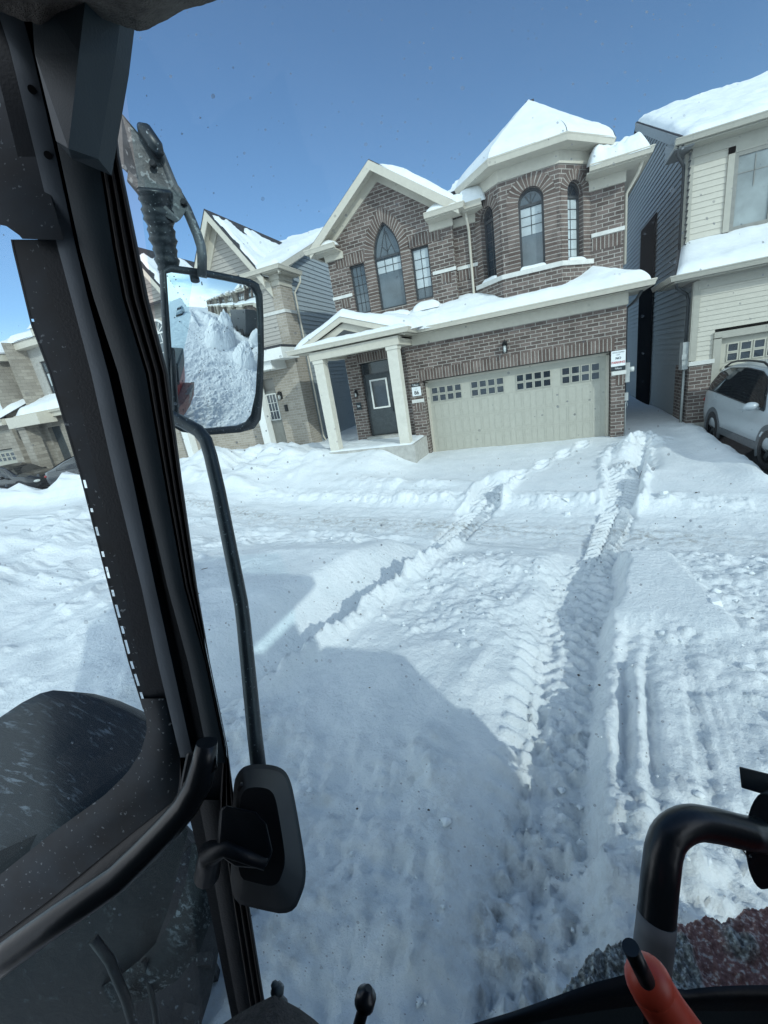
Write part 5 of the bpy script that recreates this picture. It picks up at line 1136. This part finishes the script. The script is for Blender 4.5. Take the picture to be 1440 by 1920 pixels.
# faceted corner cover under the roof
def facet(name, pts, mat, d, th=.02, parent=T):
    n = len(pts); f = [at(x, y, d+(z if z else 0)) for x, y, z in pts]; bk = [at(x, y, d+z+th) for x, y, z in pts]
    return MB().add(f+bk, [tuple(range(n)), tuple(range(2*n-1, n-1, -1))]+[(i, (i+1) % n, n+(i+1) % n, n+i) for i in range(n)]).build(name, M[mat], parent)
b = MB(); d0 = .575
Q = [at(x, y, d0+z) for x, y, z in ((55, -40, .02), (165, -40, -.02), (235, -40, .03), (105, 264, .02), (128, 278, -.012), (184, 298, .03), (65, 100, .02), (148, 100, -.02), (218, 100, .03))]
b.add(Q, [(0, 1, 7, 6), (6, 7, 4, 3), (1, 2, 8, 7), (7, 8, 5, 4)]); Q2 = [q+fw*.03 for q in Q]; b.add([Q[3], Q[4], Q[5], Q2[5], Q2[3]], [(0, 1, 2, 3, 4)]); b.add([Q[2], Q[8], Q[5], Q2[5], Q2[8], Q2[2]], [(0, 1, 2, 3, 4, 5)])
b.build('corner_cover', M['cabtrim'], T)
# headliner: fuzzy fabric edge
rows = []
edge_px = [(-60, 20), (0, 22), (50, 40), (75, 48), (110, 30), (160, 22), (195, 38), (235, 52), (265, 58), (300, 45), (345, 20), (415, -2), (470, -40)]
for t in np.linspace(0, 1, 12):
    row = []
    for x in np.linspace(-60, 470, 90):
        ye = float(np.interp(x, [e[0] for e in edge_px], [e[1] for e in edge_px])); y = lerp(-140, ye, t); wob = 3*float(fbm(x*.05, 2, 5, 3))*t+1.2*float(noise2(x*.9, 7, 9))*(t > .9)
        row.append(at(x, y+wob, .52+.06*t*t-.04*math.sin(t*math.pi)))
    rows.append(row)
rows.append([CAM+(p-CAM)*1.09+up*.02 for p in rows[-1]])
MB().grid(rows).build('headliner', M['fabric'], T)
# dusty dark band around the door glass with drain slots
FL = [(-60, -160), (120, -110), (400, -60), (425, 12), (445, 36), (449, 42)]
frit = [(449, 20, 118), (470, 24, 122), (610, 58, 146), (700, 92, 170), (900, 152, 218), (1100, 203, 262), (1240, 240, 294), (1330, 268, 312)]
FB = ribbon('door_glass_band', [(y, l+8, r) for y, l, r in frit], 'frit', .018, .012)
ribbon('door_glass_band', [(y, l, l+3.5) for y, l, r in frit], 'frit', .018, .010, parent=FB)
br = [frit[0][0]]; 
lf = lambda y: float(np.interp(y, [f[0] for f in frit], [f[1] for f in frit]))
slots = [(598, 603), (900, 915), (953, 960), (988, 1004), (1034, 1044), (1063, 1084), (1106, 1118), (1134, 1158), (1174, 1188), (1200, 1226), (1240, 1254), (1264, 1286), (1298, 1316)]
ye_ = frit[0][0]
for a0, a1 in slots+[(1330, 1331)]:
    if a0 > ye_: ribbon('door_glass_band', [(q, lf(q)+2.5, lf(q)+10) for q in [ye_]+[f[0] for f in frit if ye_ < f[0] < a0]+[a0]], 'frit', .0185, .009, parent=FB, n=2, sub=2)
    ye_ = a1
facet('door_glass_band', [(-80, -80, .0), (20, -80, .0), (40, 200, .0), (75, 300, 0), (120, 450, .0), (42, 448, .0), (36, 441, .0), (12, 424, .0), (-80, 405, .0)], 'frit', dep(250)+.02, .012, parent=FB)
# curved lower door frame
bo = [(262, 1310), (274, 1345), (275, 1370), (264, 1410), (238, 1450), (195, 1492), (100, 1560), (0, 1640), (-80, 1700)]
bi = [(326, 1310), (338, 1420), (336, 1480), (328, 1500), (250, 1560), (190, 1608), (100, 1682), (0, 1757), (-80, 1815)]
def band(name, A, B, mat, d, th, parent=T, bulge=.01, n=6):
    def res(L, m=28):
        L = [Vector(q) for q in L]; s = [0]
        for i in range(1, len(L)): s.append(s[-1]+(L[i]-L[i-1]).length)
        return [(float(np.interp(t, s, [q.x for q in L])), float(np.interp(t, s, [q.y for q in L]))) for t in np.linspace(0, s[-1], m)]
    A, B = res(A), res(B); Fr = [[at(lerp(a[0], b_[0], k/(n-1)), lerp(a[1], b_[1], k/(n-1)), d(a[1])-bulge*math.sin(math.pi*k/(n-1))) for k in range(n)] for a, b_ in zip(A, B)]
    mb = MB().grid(Fr); bk = [[CAM+(p-CAM)*(1+th/.6) for p in r_] for r_ in Fr]; mb.grid(bk); mb.grid([[f[0], q[0]] for f, q in zip(Fr, bk)]); mb.grid([[f[-1], q[-1]] for f, q in zip(Fr, bk)]); return mb.build(name, M[mat], parent, merge=False)
band('door_frame', bo, bi, 'frit', lambda y: dep(y)+.012, .02)
bi2 = [(338, 1440), (345, 1500), (322, 1545), (262, 1600), (190, 1660), (100, 1735), (0, 1822), (-80, 1890)]
band('door_seal', bi[1:], bi2, 'rubber', lambda y: dep(y)+.004, .02)
# grab rail
gp = [(388, 1392, .80), (384, 1425, .80), (372, 1470, .80), (350, 1510, .80), (318, 1548, .795), (270, 1598, .785), (222, 1645, .775), (180, 1675, .765), (110, 1722, .75), (30, 1780, .735), (-70, 1855, .72)]
MB().tube([at(*q) for q in gp], [.020, .024, .0255, .0255, .0255, .0255, .0255, .0255, .0255, .0255, .0255], 18).build('grab_rail', M['gloss'], T)
b = MB(); b.add([at(350, 1412, .80), at(404, 1400, .80), at(408, 1440, .785), at(330, 1520, .80), at(338, 1470, .80)]+[at(350, 1412, .83), at(404, 1400, .83), at(408, 1440, .83), at(330, 1520, .83), at(338, 1470, .83)], [(0, 1, 2, 3, 4), (9, 8, 7, 6, 5)]+[(i, (i+1) % 5, 5+(i+1) % 5, 5+i) for i in range(5)]); b.build('rail_bracket', M['gloss'], T, bevel=.004)
# exterior mirror: convex glass aimed down the street
Pm = at(366, 572, 1.22); n_ = (Vector((1, .03, -.0)).normalized()-(Pm-CAM).normalized()).normalized(); RM = 1.0; CS = Pm-n_*RM
def onmir(px, py, off=0):
    d = ray(px, py); dn = d.normalized(); oc = CAM-CS; bq = oc.dot(dn); cq = oc.dot(oc)-RM*RM; disc = bq*bq-cq
    t = -bq-math.sqrt(max(disc, 0)); p = CAM+dn*t; return p+(p-CS).normalized()*off
mo = [(311, 513), (322, 510), (376, 517), (420, 525), (462, 534), (473, 541), (481, 555), (484, 593), (486, 662), (481, 739), (472, 779), (462, 792), (445, 799), (386, 804), (345, 797), (333, 790), (328, 772), (327, 730), (321, 658), (316, 586)]
oo = [(303, 507), (318, 498), (378, 506), (424, 515), (466, 524), (482, 533), (489, 552), (491, 593), (492, 662), (490, 742), (486, 785), (474, 802), (448, 809), (386, 814), (340, 808), (322, 798), (319, 774), (317, 730), (311, 658), (307, 586)]
cxy = (400, 655); b = MB(); rows = []
for t in np.linspace(.002, 1, 16): rows.append([onmir(lerp(cxy[0], x, t), lerp(cxy[1], y, t)) for x, y in mo+[mo[0]]])
mg_rows = rows
frm = MB(); A_ = [onmir(x, y, .006) for x, y in mo]; B_ = [onmir(x, y, .008) for x, y in oo]; C_ = [onmir(lerp(cxy[0], x, 1.01), lerp(cxy[1], y, 1.01), -.02) for x, y in oo]; I_ = [onmir(x, y, -.002) for x, y in mo]
A_, B_, C_, I_ = ([*L, L[0]] for L in (A_, B_, C_, I_)); frm.grid([I_, A_, B_, C_]); D_ = [onmir(lerp(cxy[0], x, .7), lerp(cxy[1], y, .7), -.055) for x, y in oo]; D_.append(D_[0]); frm.grid([C_, D_]); frm.add(D_[:-1], [tuple(range(len(D_)-1))])
MR = frm.build('side_mirror', M['tube'], T, merge=False); mg = b.grid(mg_rows).build('mirror_glass', M['mirror'], MR, merge=False)
sp = MB()
for k in range(150):
    a = random.uniform(0, 6.28); q = math.sqrt(random.random())*.97; i = int(a/6.2832*len(mo)); x, y = mo[i % len(mo)]; px, py = lerp(cxy[0], x, q), lerp(cxy[1], y, q); p = onmir(px, py, .0012); nn = (p-CS).normalized(); e1 = nn.orthogonal().normalized(); e2 = nn.cross(e1); r_ = random.choice((.0006, .0008, .001, .0016))
    sp.add([p+(e1*math.cos(w)+e2*math.sin(w))*r_ for w in np.linspace(0, 5.6, 7)], [tuple(range(7))])
sp.build('mirror_speck', M['dusty'], MR, merge=False, split=False)['kind'] = 'stuff'
# mirror arm: plate bracket, bolt, rubber bellows, tubes
def plate(name, pts, mat, d, th=.012):
    n = len(pts); f = [at(x, y, q) for x, y, q in pts]; bk = [CAM+(p-CAM)*(1+th) for p in f]
    return MB().add(f+bk, [tuple(range(n)), tuple(range(2*n-1, n-1, -1))]+[(i, (i+1) % n, n+(i+1) % n, n+i) for i in range(n)]).build(name, M[mat], T, bevel=.002)
PL = plate('mirror_bracket', [(200, 190, 1.02), (228, 212, 1.03), (262, 252, 1.05), (340, 355, 1.12), (352, 392, 1.14), (338, 412, 1.14), (326, 416, 1.14), (262, 345, 1.08), (232, 318, 1.05), (200, 300, 1.03)], 'dusty', 0)
plate('bracket_lip', [(240, 318, 1.045), (262, 338, 1.06), (338, 412, 1.12), (330, 418, 1.12), (300, 400, 1.10), (256, 362, 1.07), (238, 340, 1.05)], 'dusty', 0).parent = PL
MB().tube([at(264, 238, 1.06), at(272, 246, 1.05), at(292, 275, 1.06), at(300, 292, 1.07)], [.010, .019, .019, .012], 14).build('bracket_bolt', M['tube'], PL)
hb = MB()
for px, py, d_ in ((287, 308, 1.075), (345, 380, 1.13)):
    c0 = at(px, py, d_); hb.tube([c0+fw*.004, c0-fw*.006], .008, 12)
hb.build('bracket_hole', M['rubber'], PL)
MB().tube([at(x, y, d_) for x, y, d_ in ((283, 262, 1.08), (300, 290, 1.09), (325, 350, 1.12), (350, 392, 1.15), (370, 440, 1.17), (377, 462, 1.175), (379, 480, 1.18), (379, 520, 1.20))], .0135, 12).build('upper_arm', M['dusty'], T)
bp = []; br_ = []
for k in range(27):
    t = k/26; x, y = lerp(287, 318, t), lerp(352, 512, t); bp.append(at(x, y, lerp(1.09, 1.2, t))); br_.append(lerp(.044, .030, t)*(1+.05*math.sin(k*2.1)+.05*math.sin(k*.9))-(.0035 if k % 3 == 0 else 0))
MB().tube(bp, br_, 18).build('rubber_bellows', M['tube'], T)
MB().tube([at(x, y, d_) for x, y, d_ in ((312, 505, 1.20), (322, 640, 1.215), (330, 775, 1.22))], .008, 10).build('mirror_rod', M['tube'], T)
la = [(318, 780, 1.18), (340, 790, 1.17), (372, 808, 1.16), (386, 826, 1.155), (395, 855, 1.15), (410, 920, 1.13), (432, 1030, 1.11), (452, 1130, 1.09), (457, 1170, 1.085), (466, 1260, 1.06), (478, 1380, 1.03), (486, 1450, 1.0)]
MB().tube([at(*q) for q in la], .0185, 14).build('lower_arm', M['tube'], T)
# black housing with its swivel mount
hf = [(447, 1446), (462, 1434), (500, 1432), (531, 1440), (545, 1462), (555, 1510), (572, 1610), (574, 1640), (570, 1668), (548, 1718), (480, 1704), (430, 1690), (436, 1560), (437, 1470)]
def chaikin(L, k=2):
    for _ in range(k): L = [q for i in range(len(L)) for q in ((L[i][0]*.75+L[(i+1) % len(L)][0]*.25, L[i][1]*.75+L[(i+1) % len(L)][1]*.25), (L[i][0]*.25+L[(i+1) % len(L)][0]*.75, L[i][1]*.25+L[(i+1) % len(L)][1]*.75))]
    return L
hf = chaikin(hf); n = len(hf); dF = lambda x, y: .80+.0006*(x-440)
f0 = [at(x, y, dF(x, y)+.05) for x, y in hf]; ce = (492, 1575); f1_ = [at(lerp(ce[0], x, .93), lerp(ce[1], y, .94), dF(x, y)+.035) for x, y in hf]; f2_ = [at(lerp(470, x, .62), lerp(1560, y, .66), .785) for x, y in hf]; f3_ = [at(lerp(ce[0], x, .97), lerp(ce[1], y, .98), dF(x, y)+.095) for x, y in hf]
b = MB(); cl = lambda L: [*L, L[0]]; b.grid([cl(f3_), cl(f0)]); b.grid([cl(f0), cl(f1_)]); b.grid([cl(f1_), cl(f2_)]); b.add(f2_, [tuple(range(n))]); b.add(f3_, [tuple(range(n))])
HS = b.build('lower_mirror_housing', M['housing'], T, merge=False)
b = MB(); q = [(412, 1515, .765), (425, 1510, .76), (480, 1522, .755), (500, 1545, .755), (512, 1598, .76), (497, 1630, .765), (440, 1625, .765), (405, 1600, .77)]; m_ = [at(*p) for p in q]; m2 = [CAM+(p-CAM)*1.08 for p in m_]; b.add(m_+m2, [tuple(range(8)), tuple(range(15, 7, -1))]+[(i, (i+1) % 8, 8+(i+1) % 8, 8+i) for i in range(8)]); b.build('swivel_mount', M['cabblack'], HS, bevel=.006)
MB().tube([at(388, 1640, .80), at(395, 1600, .78), at(425, 1590, .765), at(500, 1618, .765)], [.024, .022, .014, .012], 14).build('swivel_arm', M['cabblack'], HS)
hb = MB(); c0 = at(456, 1472, .815); hb.tube([c0, c0-fw*.012], .0075, 6); hb.build('housing_bolt', M['rubber'], HS)
# right side: bent black rail, round plate, gauge, sill, lever, knob
b = MB(); pts = []
for x, y, d_ in ((1212, 1880, .62), (1218, 1835, .62), (1228, 1750, .625), (1236, 1660, .63), (1243, 1600, .635)): pts.append(at(x, y, d_))
for k in range(1, 9):
    a = math.pi/2*k/8; pts.append(at(1246+62*(1-math.cos(a)), 1596-54*math.sin(a)+.0, .64+.003*k))
pts += [at(1345, 1548, .67), at(1392, 1560, .68), at(1425, 1566, .685)]
b.tube(pts, .0255, 20); GR = b.build('bent_grab_rail', M['gloss'], T)
MB().tube([at(1210, 1895, .62), at(1218, 1835, .62), at(1228, 1750, .625), at(1231.5, 1718, .6265)], .0262, 24).build('rail_sleeve', M['sleeve'], GR)
rp = [at(1432+36*math.cos(a)*1.0, 1578+92*math.sin(a), .69) for a in np.linspace(0, 2*math.pi, 33)[:-1]]; rq = [p+(rt*.045+fw*.02) for p in rp]
MB().add(rp+rq, [tuple(range(32)), tuple(range(63, 31, -1))]+[(i, (i+1) % 32, 32+(i+1) % 32, 32+i) for i in range(32)]).build('round_flange', M['cabblack'], T, bevel=.003)
plate('gauge_plate', [(1386, 1437, .70), (1470, 1458, .72), (1470, 1505, .72), (1428, 1492, .71), (1427, 1488, .71), (1390, 1477, .70)], 'cabblack', 0, .02)
so = [(840, 1935), (900, 1915), (960, 1897), (1027, 1873), (1110, 1843), (1193, 1822), (1240, 1838), (1270, 1858), (1327, 1850), (1400, 1847), (1520, 1846)]
si = [(860, 1975), (930, 1940), (985, 1922), (1050, 1908), (1120, 1896), (1193, 1886), (1240, 1892), (1270, 1898), (1327, 1896), (1400, 1896), (1520, 1898)]
band('window_sill', so, si, 'cabblack', lambda y: .60, .03, bulge=.008); band('dash_panel', si, [(860, 2050), (930, 2050), (985, 2050), (1050, 2050), (1120, 2050), (1193, 2050), (1240, 2050), (1270, 2050), (1327, 2050), (1400, 2050), (1520, 2050)], 'cabtrim', lambda y: .60, .02, bulge=0)
LV = MB().tube([at(x, y, .43) for x, y in ((1216, 1842), (1222, 1852), (1250, 1897), (1305, 1977))], [.0215, .0222, .0222, .024], 24).ball(at(1217, 1841, .43), .0226, n=22, m=14).build('control_lever', M['redknob'], T)
MB().tube([at(1182, 1776, .40), at(1212, 1838, .405)], [.0078, .0078], 16).build('lever_button', M['gloss'], LV)
KN = MB().tube([at(672, 1925, .46), at(684, 1882, .46)], .0065, 12).build('small_lever', M['cabblack'], T)
MB().tube([at(682, 1886, .46), at(683, 1882, .46), at(687, 1866, .46), at(688, 1862, .46), at(689, 1859, .46), at(691, 1852, .46)], [.008, .0115, .0115, .009, .007, .004], 16).build('lever_knob', M['gloss'], KN)
# knit cover on the seat corner
rows = []
kx = [(395, 1935), (440, 1905), (480, 1882), (505, 1870), (515, 1866), (530, 1874), (560, 1890), (590, 1912), (620, 1940)]
for t in np.linspace(0, 1, 10): rows.append([at(x, lerp(y, 2000, t), .50-.05*math.sin(t*1.5)) for x, y in kx])
rows.insert(0, [CAM+(p-CAM)*1.12 for p in rows[0]]); MB().grid(rows).build('seat_cover', M['knit'], T)
b = MB(); 
for k in range(14): x, y = random.uniform(505, 548), 0; y = 1835+(x-505)*1.1+random.uniform(0, 50); b.ball(at(x, y, .98), random.uniform(.008, .018), n=7, m=5)
b.build('frozen_splash', M['dusty'], T)
# slush covered hood
gxh = np.concatenate([np.linspace(-.16, .62, 300), np.linspace(.63, 1.25, 60)]); th_ = np.linspace(0, 1, 190); yf_ = np.interp(gxh, [-.16, -.09, -.03, .06, .17, .3, .47, .8, 1.25], [.37, .43, .53, .62, .69, .755, .83, .92, .96])
XH = np.repeat(gxh[None, :], len(th_), 0); YH = .28+(yf_[None, :]-.28)*np.clip(th_/.8, 0, 1)[:, None]+.05*np.clip((th_-.8)/.2, 0, 1)[:, None]
eh = sst(1, .8, th_)[:, None]; nn1 = fbm(XH*5, YH*5, 5, 4); nn2 = billow(XH*14, YH*14, 6, 4); nn3 = billow(XH*38, YH*38, 7, 3)
slush = np.clip(sst(-.05, .2, 1.5*nn1+.02-.5*np.clip(XH-.10, 0, .22)*2+.55*np.exp(-((th_-.8)/.13)**2)[:, None]+.75*np.exp(-((XH-.2)/.055)**2-((YH-.66)/.06)**2)), 0, 1)
nn4 = fbm(XH*75, YH*75, 8, 2); nn5 = billow(XH*60, YH*60, 9, 2); wn = rng.random(XH.shape)-.5
YH += (.007*nn2+.008*nn4+.004*wn)*np.clip((th_-.5)/.3, 0, 1)[:, None]
ZH = 1.585+.02*np.sin(np.clip(XH, 0, 1.2)*2.6)+.018*slush*(.5+.5*nn2)+(.006*nn4+.004*nn5+.003*wn)*(.35+.9*slush)+.004*nn3-.40*(1-eh)
hm = MB().grid([[tuple(q) for q in r_] for r_ in np.stack([XH, YH, ZH], -1)]).build('hood', M['hood'], T, merge=False)
a_ = hm.data.attributes.new('slush', 'FLOAT', 'POINT'); a_.data.foreach_set('value', slush.astype(np.float32).ravel())
# glazing
def pane(name, c4, mat, n=6):
    rows = []; uv = []
    for j in range(n+1):
        t = j/n; rows.append([]); uv.append([])
        for i in range(n+1):
            s = i/n; px = lerp(lerp(c4[0][0], c4[1][0], s), lerp(c4[3][0], c4[2][0], s), t); py = lerp(lerp(c4[0][1], c4[1][1], s), lerp(c4[3][1], c4[2][1], s), t); d_ = lerp(lerp(c4[0][2], c4[1][2], s), lerp(c4[3][2], c4[2][2], s), t)
            p = at(px, py, d_); rows[-1].append(p); q = p-CAM; uv[-1].append((q.dot(rt), q.dot(up)))
    return MB().grid(rows, uv=uv).build(name, M[mat], T, merge=False)
pane('windshield', ((196, -130, .70), (1500, -130, .70), (1500, 2030, .64), (480, 2030, 1.0)), 'wind')
pane('door_window', ((-160, -130, .64), (170, -130, .67), (450, 2030, 1.02), (-160, 2030, 1.02)), 'sideglass')
# left wheel, fender and lower body seen through the door glass
fc_ = (110, 1620); rows = []
fe = [(-80, 1405), (-40, 1368), (0, 1345), (40, 1318), (75, 1300), (100, 1294), (140, 1298), (190, 1312), (235, 1332), (272, 1352), (300, 1380), (320, 1420), (320, 1560)]
for t in np.linspace(0, 1, 16): rows.append([at(lerp(x, lerp(x, 90, .35), t), lerp(y, 1640+.15*(x-100), t), 1.45-.32*math.sin(t*math.pi*.5)*(.55+.45*math.sin(math.pi*(k+1)/(len(fe)+1)))+.0) for k, (x, y) in enumerate(fe)])
rows.insert(0, [p+fw*.10-up*.05 for p in rows[0]]); FD = MB().grid(rows).build('fender', M['fender'], T, merge=False)
WC = at(120, 1830, 1.75); axl = (at(120, 1830, 1.45)-WC).normalized(); e1 = axl.cross(Vector((0, 0, 1))).normalized(); e2 = e1.cross(axl); rows = []
for k in range(49):
    a = 2*math.pi*k/48; rr = e1*math.cos(a)+e2*math.sin(a); rows.append([WC+axl*w+rr*q for w, q in ((.0, .25), (.13, .28), (.19, .40), (.20, .52), (.15, .60), (.06, .625), (-.1, .62), (-.2, .52))])
WH = MB().grid(rows).build('wheel', M['tyre'], T, merge=False); lgm = MB()
for k in range(22):
    a = 2*math.pi*k/22; r1 = e1*math.cos(a)+e2*math.sin(a); t1 = -e1*math.sin(a)+e2*math.cos(a)
    lgm.hexa([WC+axl*.20+r1*.50-t1*.02, WC+axl*.20+r1*.50+t1*.02, WC-axl*.02+r1*.61+t1*.09, WC-axl*.02+r1*.61+t1*.05, WC+axl*.215+r1*.56-t1*.02, WC+axl*.215+r1*.56+t1*.02, WC-axl*.02+r1*.665+t1*.09, WC-axl*.02+r1*.665+t1*.05])
lgm.build('tread_lug', M['tyre'], WH)
band('tyre_side', [(402, 1600), (404, 1660), (398, 1720), (372, 1790), (330, 1840), (270, 1875), (215, 1900)], [(360, 1580), (350, 1650), (330, 1710), (300, 1760), (262, 1800), (225, 1830), (190, 1850)], 'tyresnow', lambda y: 1.17, .03, bulge=.03, n=10)
b = MB(); b.add([at(-100, 1640, 1.15), at(190, 1510, 1.18), at(330, 1490, 1.2), at(352, 1560, 1.2), at(318, 1700, 1.2), at(268, 1830, 1.2), at(232, 1990, 1.2), at(-100, 1990, 1.15)], [tuple(range(8))]); b.build('wheel_well_panel', M['mud'], T)
b = MB(); b.tube([at(175, 1760, 1.1), at(205, 1800, 1.1), at(235, 1870, 1.12), at(255, 1940, 1.14)], .012, 8); b.tube([at(270, 1800, 1.15), at(290, 1890, 1.15), at(300, 1960, 1.15)], .008, 8); b.build('hose', M['rubber'], T)
# cab shell around and behind the driver, chassis below, boxes added for shadow
b = MB().box(-.88, 1.50, -1.0, .44, 3.40, 3.56); b.box(-.86, 1.48, -.98, .40, 3.36, 3.40); RF = b.build('cab_roof', M['cabblack'], T, bevel=.03)
MB().box(-.86, 1.73, -1.0, -.92, .6, 3.36).build('rear_panel', M['cabblack'], T); MB().box(-.86, -.80, -.92, .06, .6, 3.36).build('left_panel', M['cabblack'], T); MB().box(1.67, 1.73, -.92, -.35, .6, 3.36).build('right_rear_panel', M['cabblack'], T)
MB().box(1.66, 1.73, -.35, .5, .6, 1.85).build('right_door_panel', M['red'], T)
MB().box(-.80, 1.66, -.92, .12, 1.1, 1.5).build('cab_floor', M['cabblack'], T); MB().box(-.55, 1.35, -1.4, .25, .45, 1.1).build('chassis', M['black'], T, bevel=.05)
MB().hexa([(.3, -.75, 1.5), (.95, -.75, 1.5), (.95, -.2, 1.5), (.3, -.2, 1.5), (.3, -.75, 2.0), (.95, -.75, 2.0), (.95, -.2, 1.95), (.3, -.2, 1.95)]).build('seat', M['knit'], T, bevel=.06)
MB().box(.62, 1.5, .34, .66, 1.92, 2.3).build('shadow_box', M['cabblack'], T, bevel=.03); MB().box(.63, 1.5, .35, .65, 1.2, 1.915).build('shadow_box_base', M['red'], T, bevel=.02)  # out-of-frame boxes added to cast the near shadow; red half serves the mirror

# ------------------------------------------------------------------ daylight
EL, AZ = R(27), R(50)
sd = Vector((math.sin(AZ)*math.cos(EL), -math.cos(AZ)*math.cos(EL), math.sin(EL)))
sun = bpy.data.lights.new('sun', 'SUN'); sun.energy = 1.95; sun.angle = R(.7); sun.color = (1, .955, .88)
so_ = bpy.data.objects.new('sun', sun); COL.objects.link(so_); so_.rotation_euler = sd.to_track_quat('Z', 'Y').to_euler()
w = bpy.data.worlds.new('World'); S.world = w; w.use_nodes = True; n = w.node_tree; L = n.links.new; bg = n.nodes['Background']
sky = n.nodes.new('ShaderNodeTexSky'); sky.sky_type = 'NISHITA'; sky.sun_disc = False; sky.sun_elevation = EL; sky.sun_rotation = math.pi-AZ; sky.altitude = 200; sky.air_density = 1.0; sky.dust_density = .6; sky.ozone_density = 3.5
tc = n.nodes.new('ShaderNodeTexCoord'); mp = n.nodes.new('ShaderNodeMapping'); mp.inputs['Scale'].default_value = (1, 1, 4.5); L(tc.outputs['Generated'], mp.inputs['Vector'])
no = N(n, 'ShaderNodeTexNoise', Scale=2.1, Detail=8.0, Roughness=.6); L(mp.outputs['Vector'], no.inputs['Vector'])
sx_ = n.nodes.new('ShaderNodeSeparateXYZ'); L(tc.outputs['Generated'], sx_.inputs[0])
lo = ramp(n, sx_.outputs['Z'], [(.0, .9), (.07, .7), (.16, .10), (.24, 0)])          # thin low cloud ahead
hi = ramp(n, sx_.outputs['Z'], [(.0, 1), (.55, 1), (.80, .6), (1.0, .1)])          # bright cloud to the right, extended unseen behind to lift the shade
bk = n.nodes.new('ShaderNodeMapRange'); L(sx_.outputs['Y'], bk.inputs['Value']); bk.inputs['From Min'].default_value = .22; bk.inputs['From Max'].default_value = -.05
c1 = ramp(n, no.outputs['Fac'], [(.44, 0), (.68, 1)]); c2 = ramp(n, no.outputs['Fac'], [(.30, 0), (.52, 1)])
def mul(a_, b_, op='MULTIPLY'):
    q = n.nodes.new('ShaderNodeMath'); q.operation = op; L(a_, q.inputs[0]); L(b_, q.inputs[1]); return q.outputs[0]
hzr = ramp(n, sx_.outputs['Z'], [(.0, .9), (.05, .55), (.13, .15), (.2, 0)])
lowfac = mul(lo.outputs['Color'], c1.outputs['Color'])
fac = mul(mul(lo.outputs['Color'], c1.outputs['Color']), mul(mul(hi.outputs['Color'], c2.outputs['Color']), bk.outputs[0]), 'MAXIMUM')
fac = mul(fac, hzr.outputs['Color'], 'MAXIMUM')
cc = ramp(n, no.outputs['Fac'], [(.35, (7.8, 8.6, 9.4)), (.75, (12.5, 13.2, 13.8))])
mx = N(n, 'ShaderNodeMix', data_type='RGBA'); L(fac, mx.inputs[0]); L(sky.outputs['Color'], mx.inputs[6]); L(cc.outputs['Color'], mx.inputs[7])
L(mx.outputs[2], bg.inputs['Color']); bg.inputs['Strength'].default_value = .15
S.view_settings.view_transform = 'Standard'; S.view_settings.look = 'None'; S.view_settings.exposure = 0
S.render.engine = 'CYCLES'; S.cycles.use_denoising = True; S.cycles.max_bounces = 8; S.cycles.transparent_max_bounces = 12; S.cycles.diffuse_bounces = 4
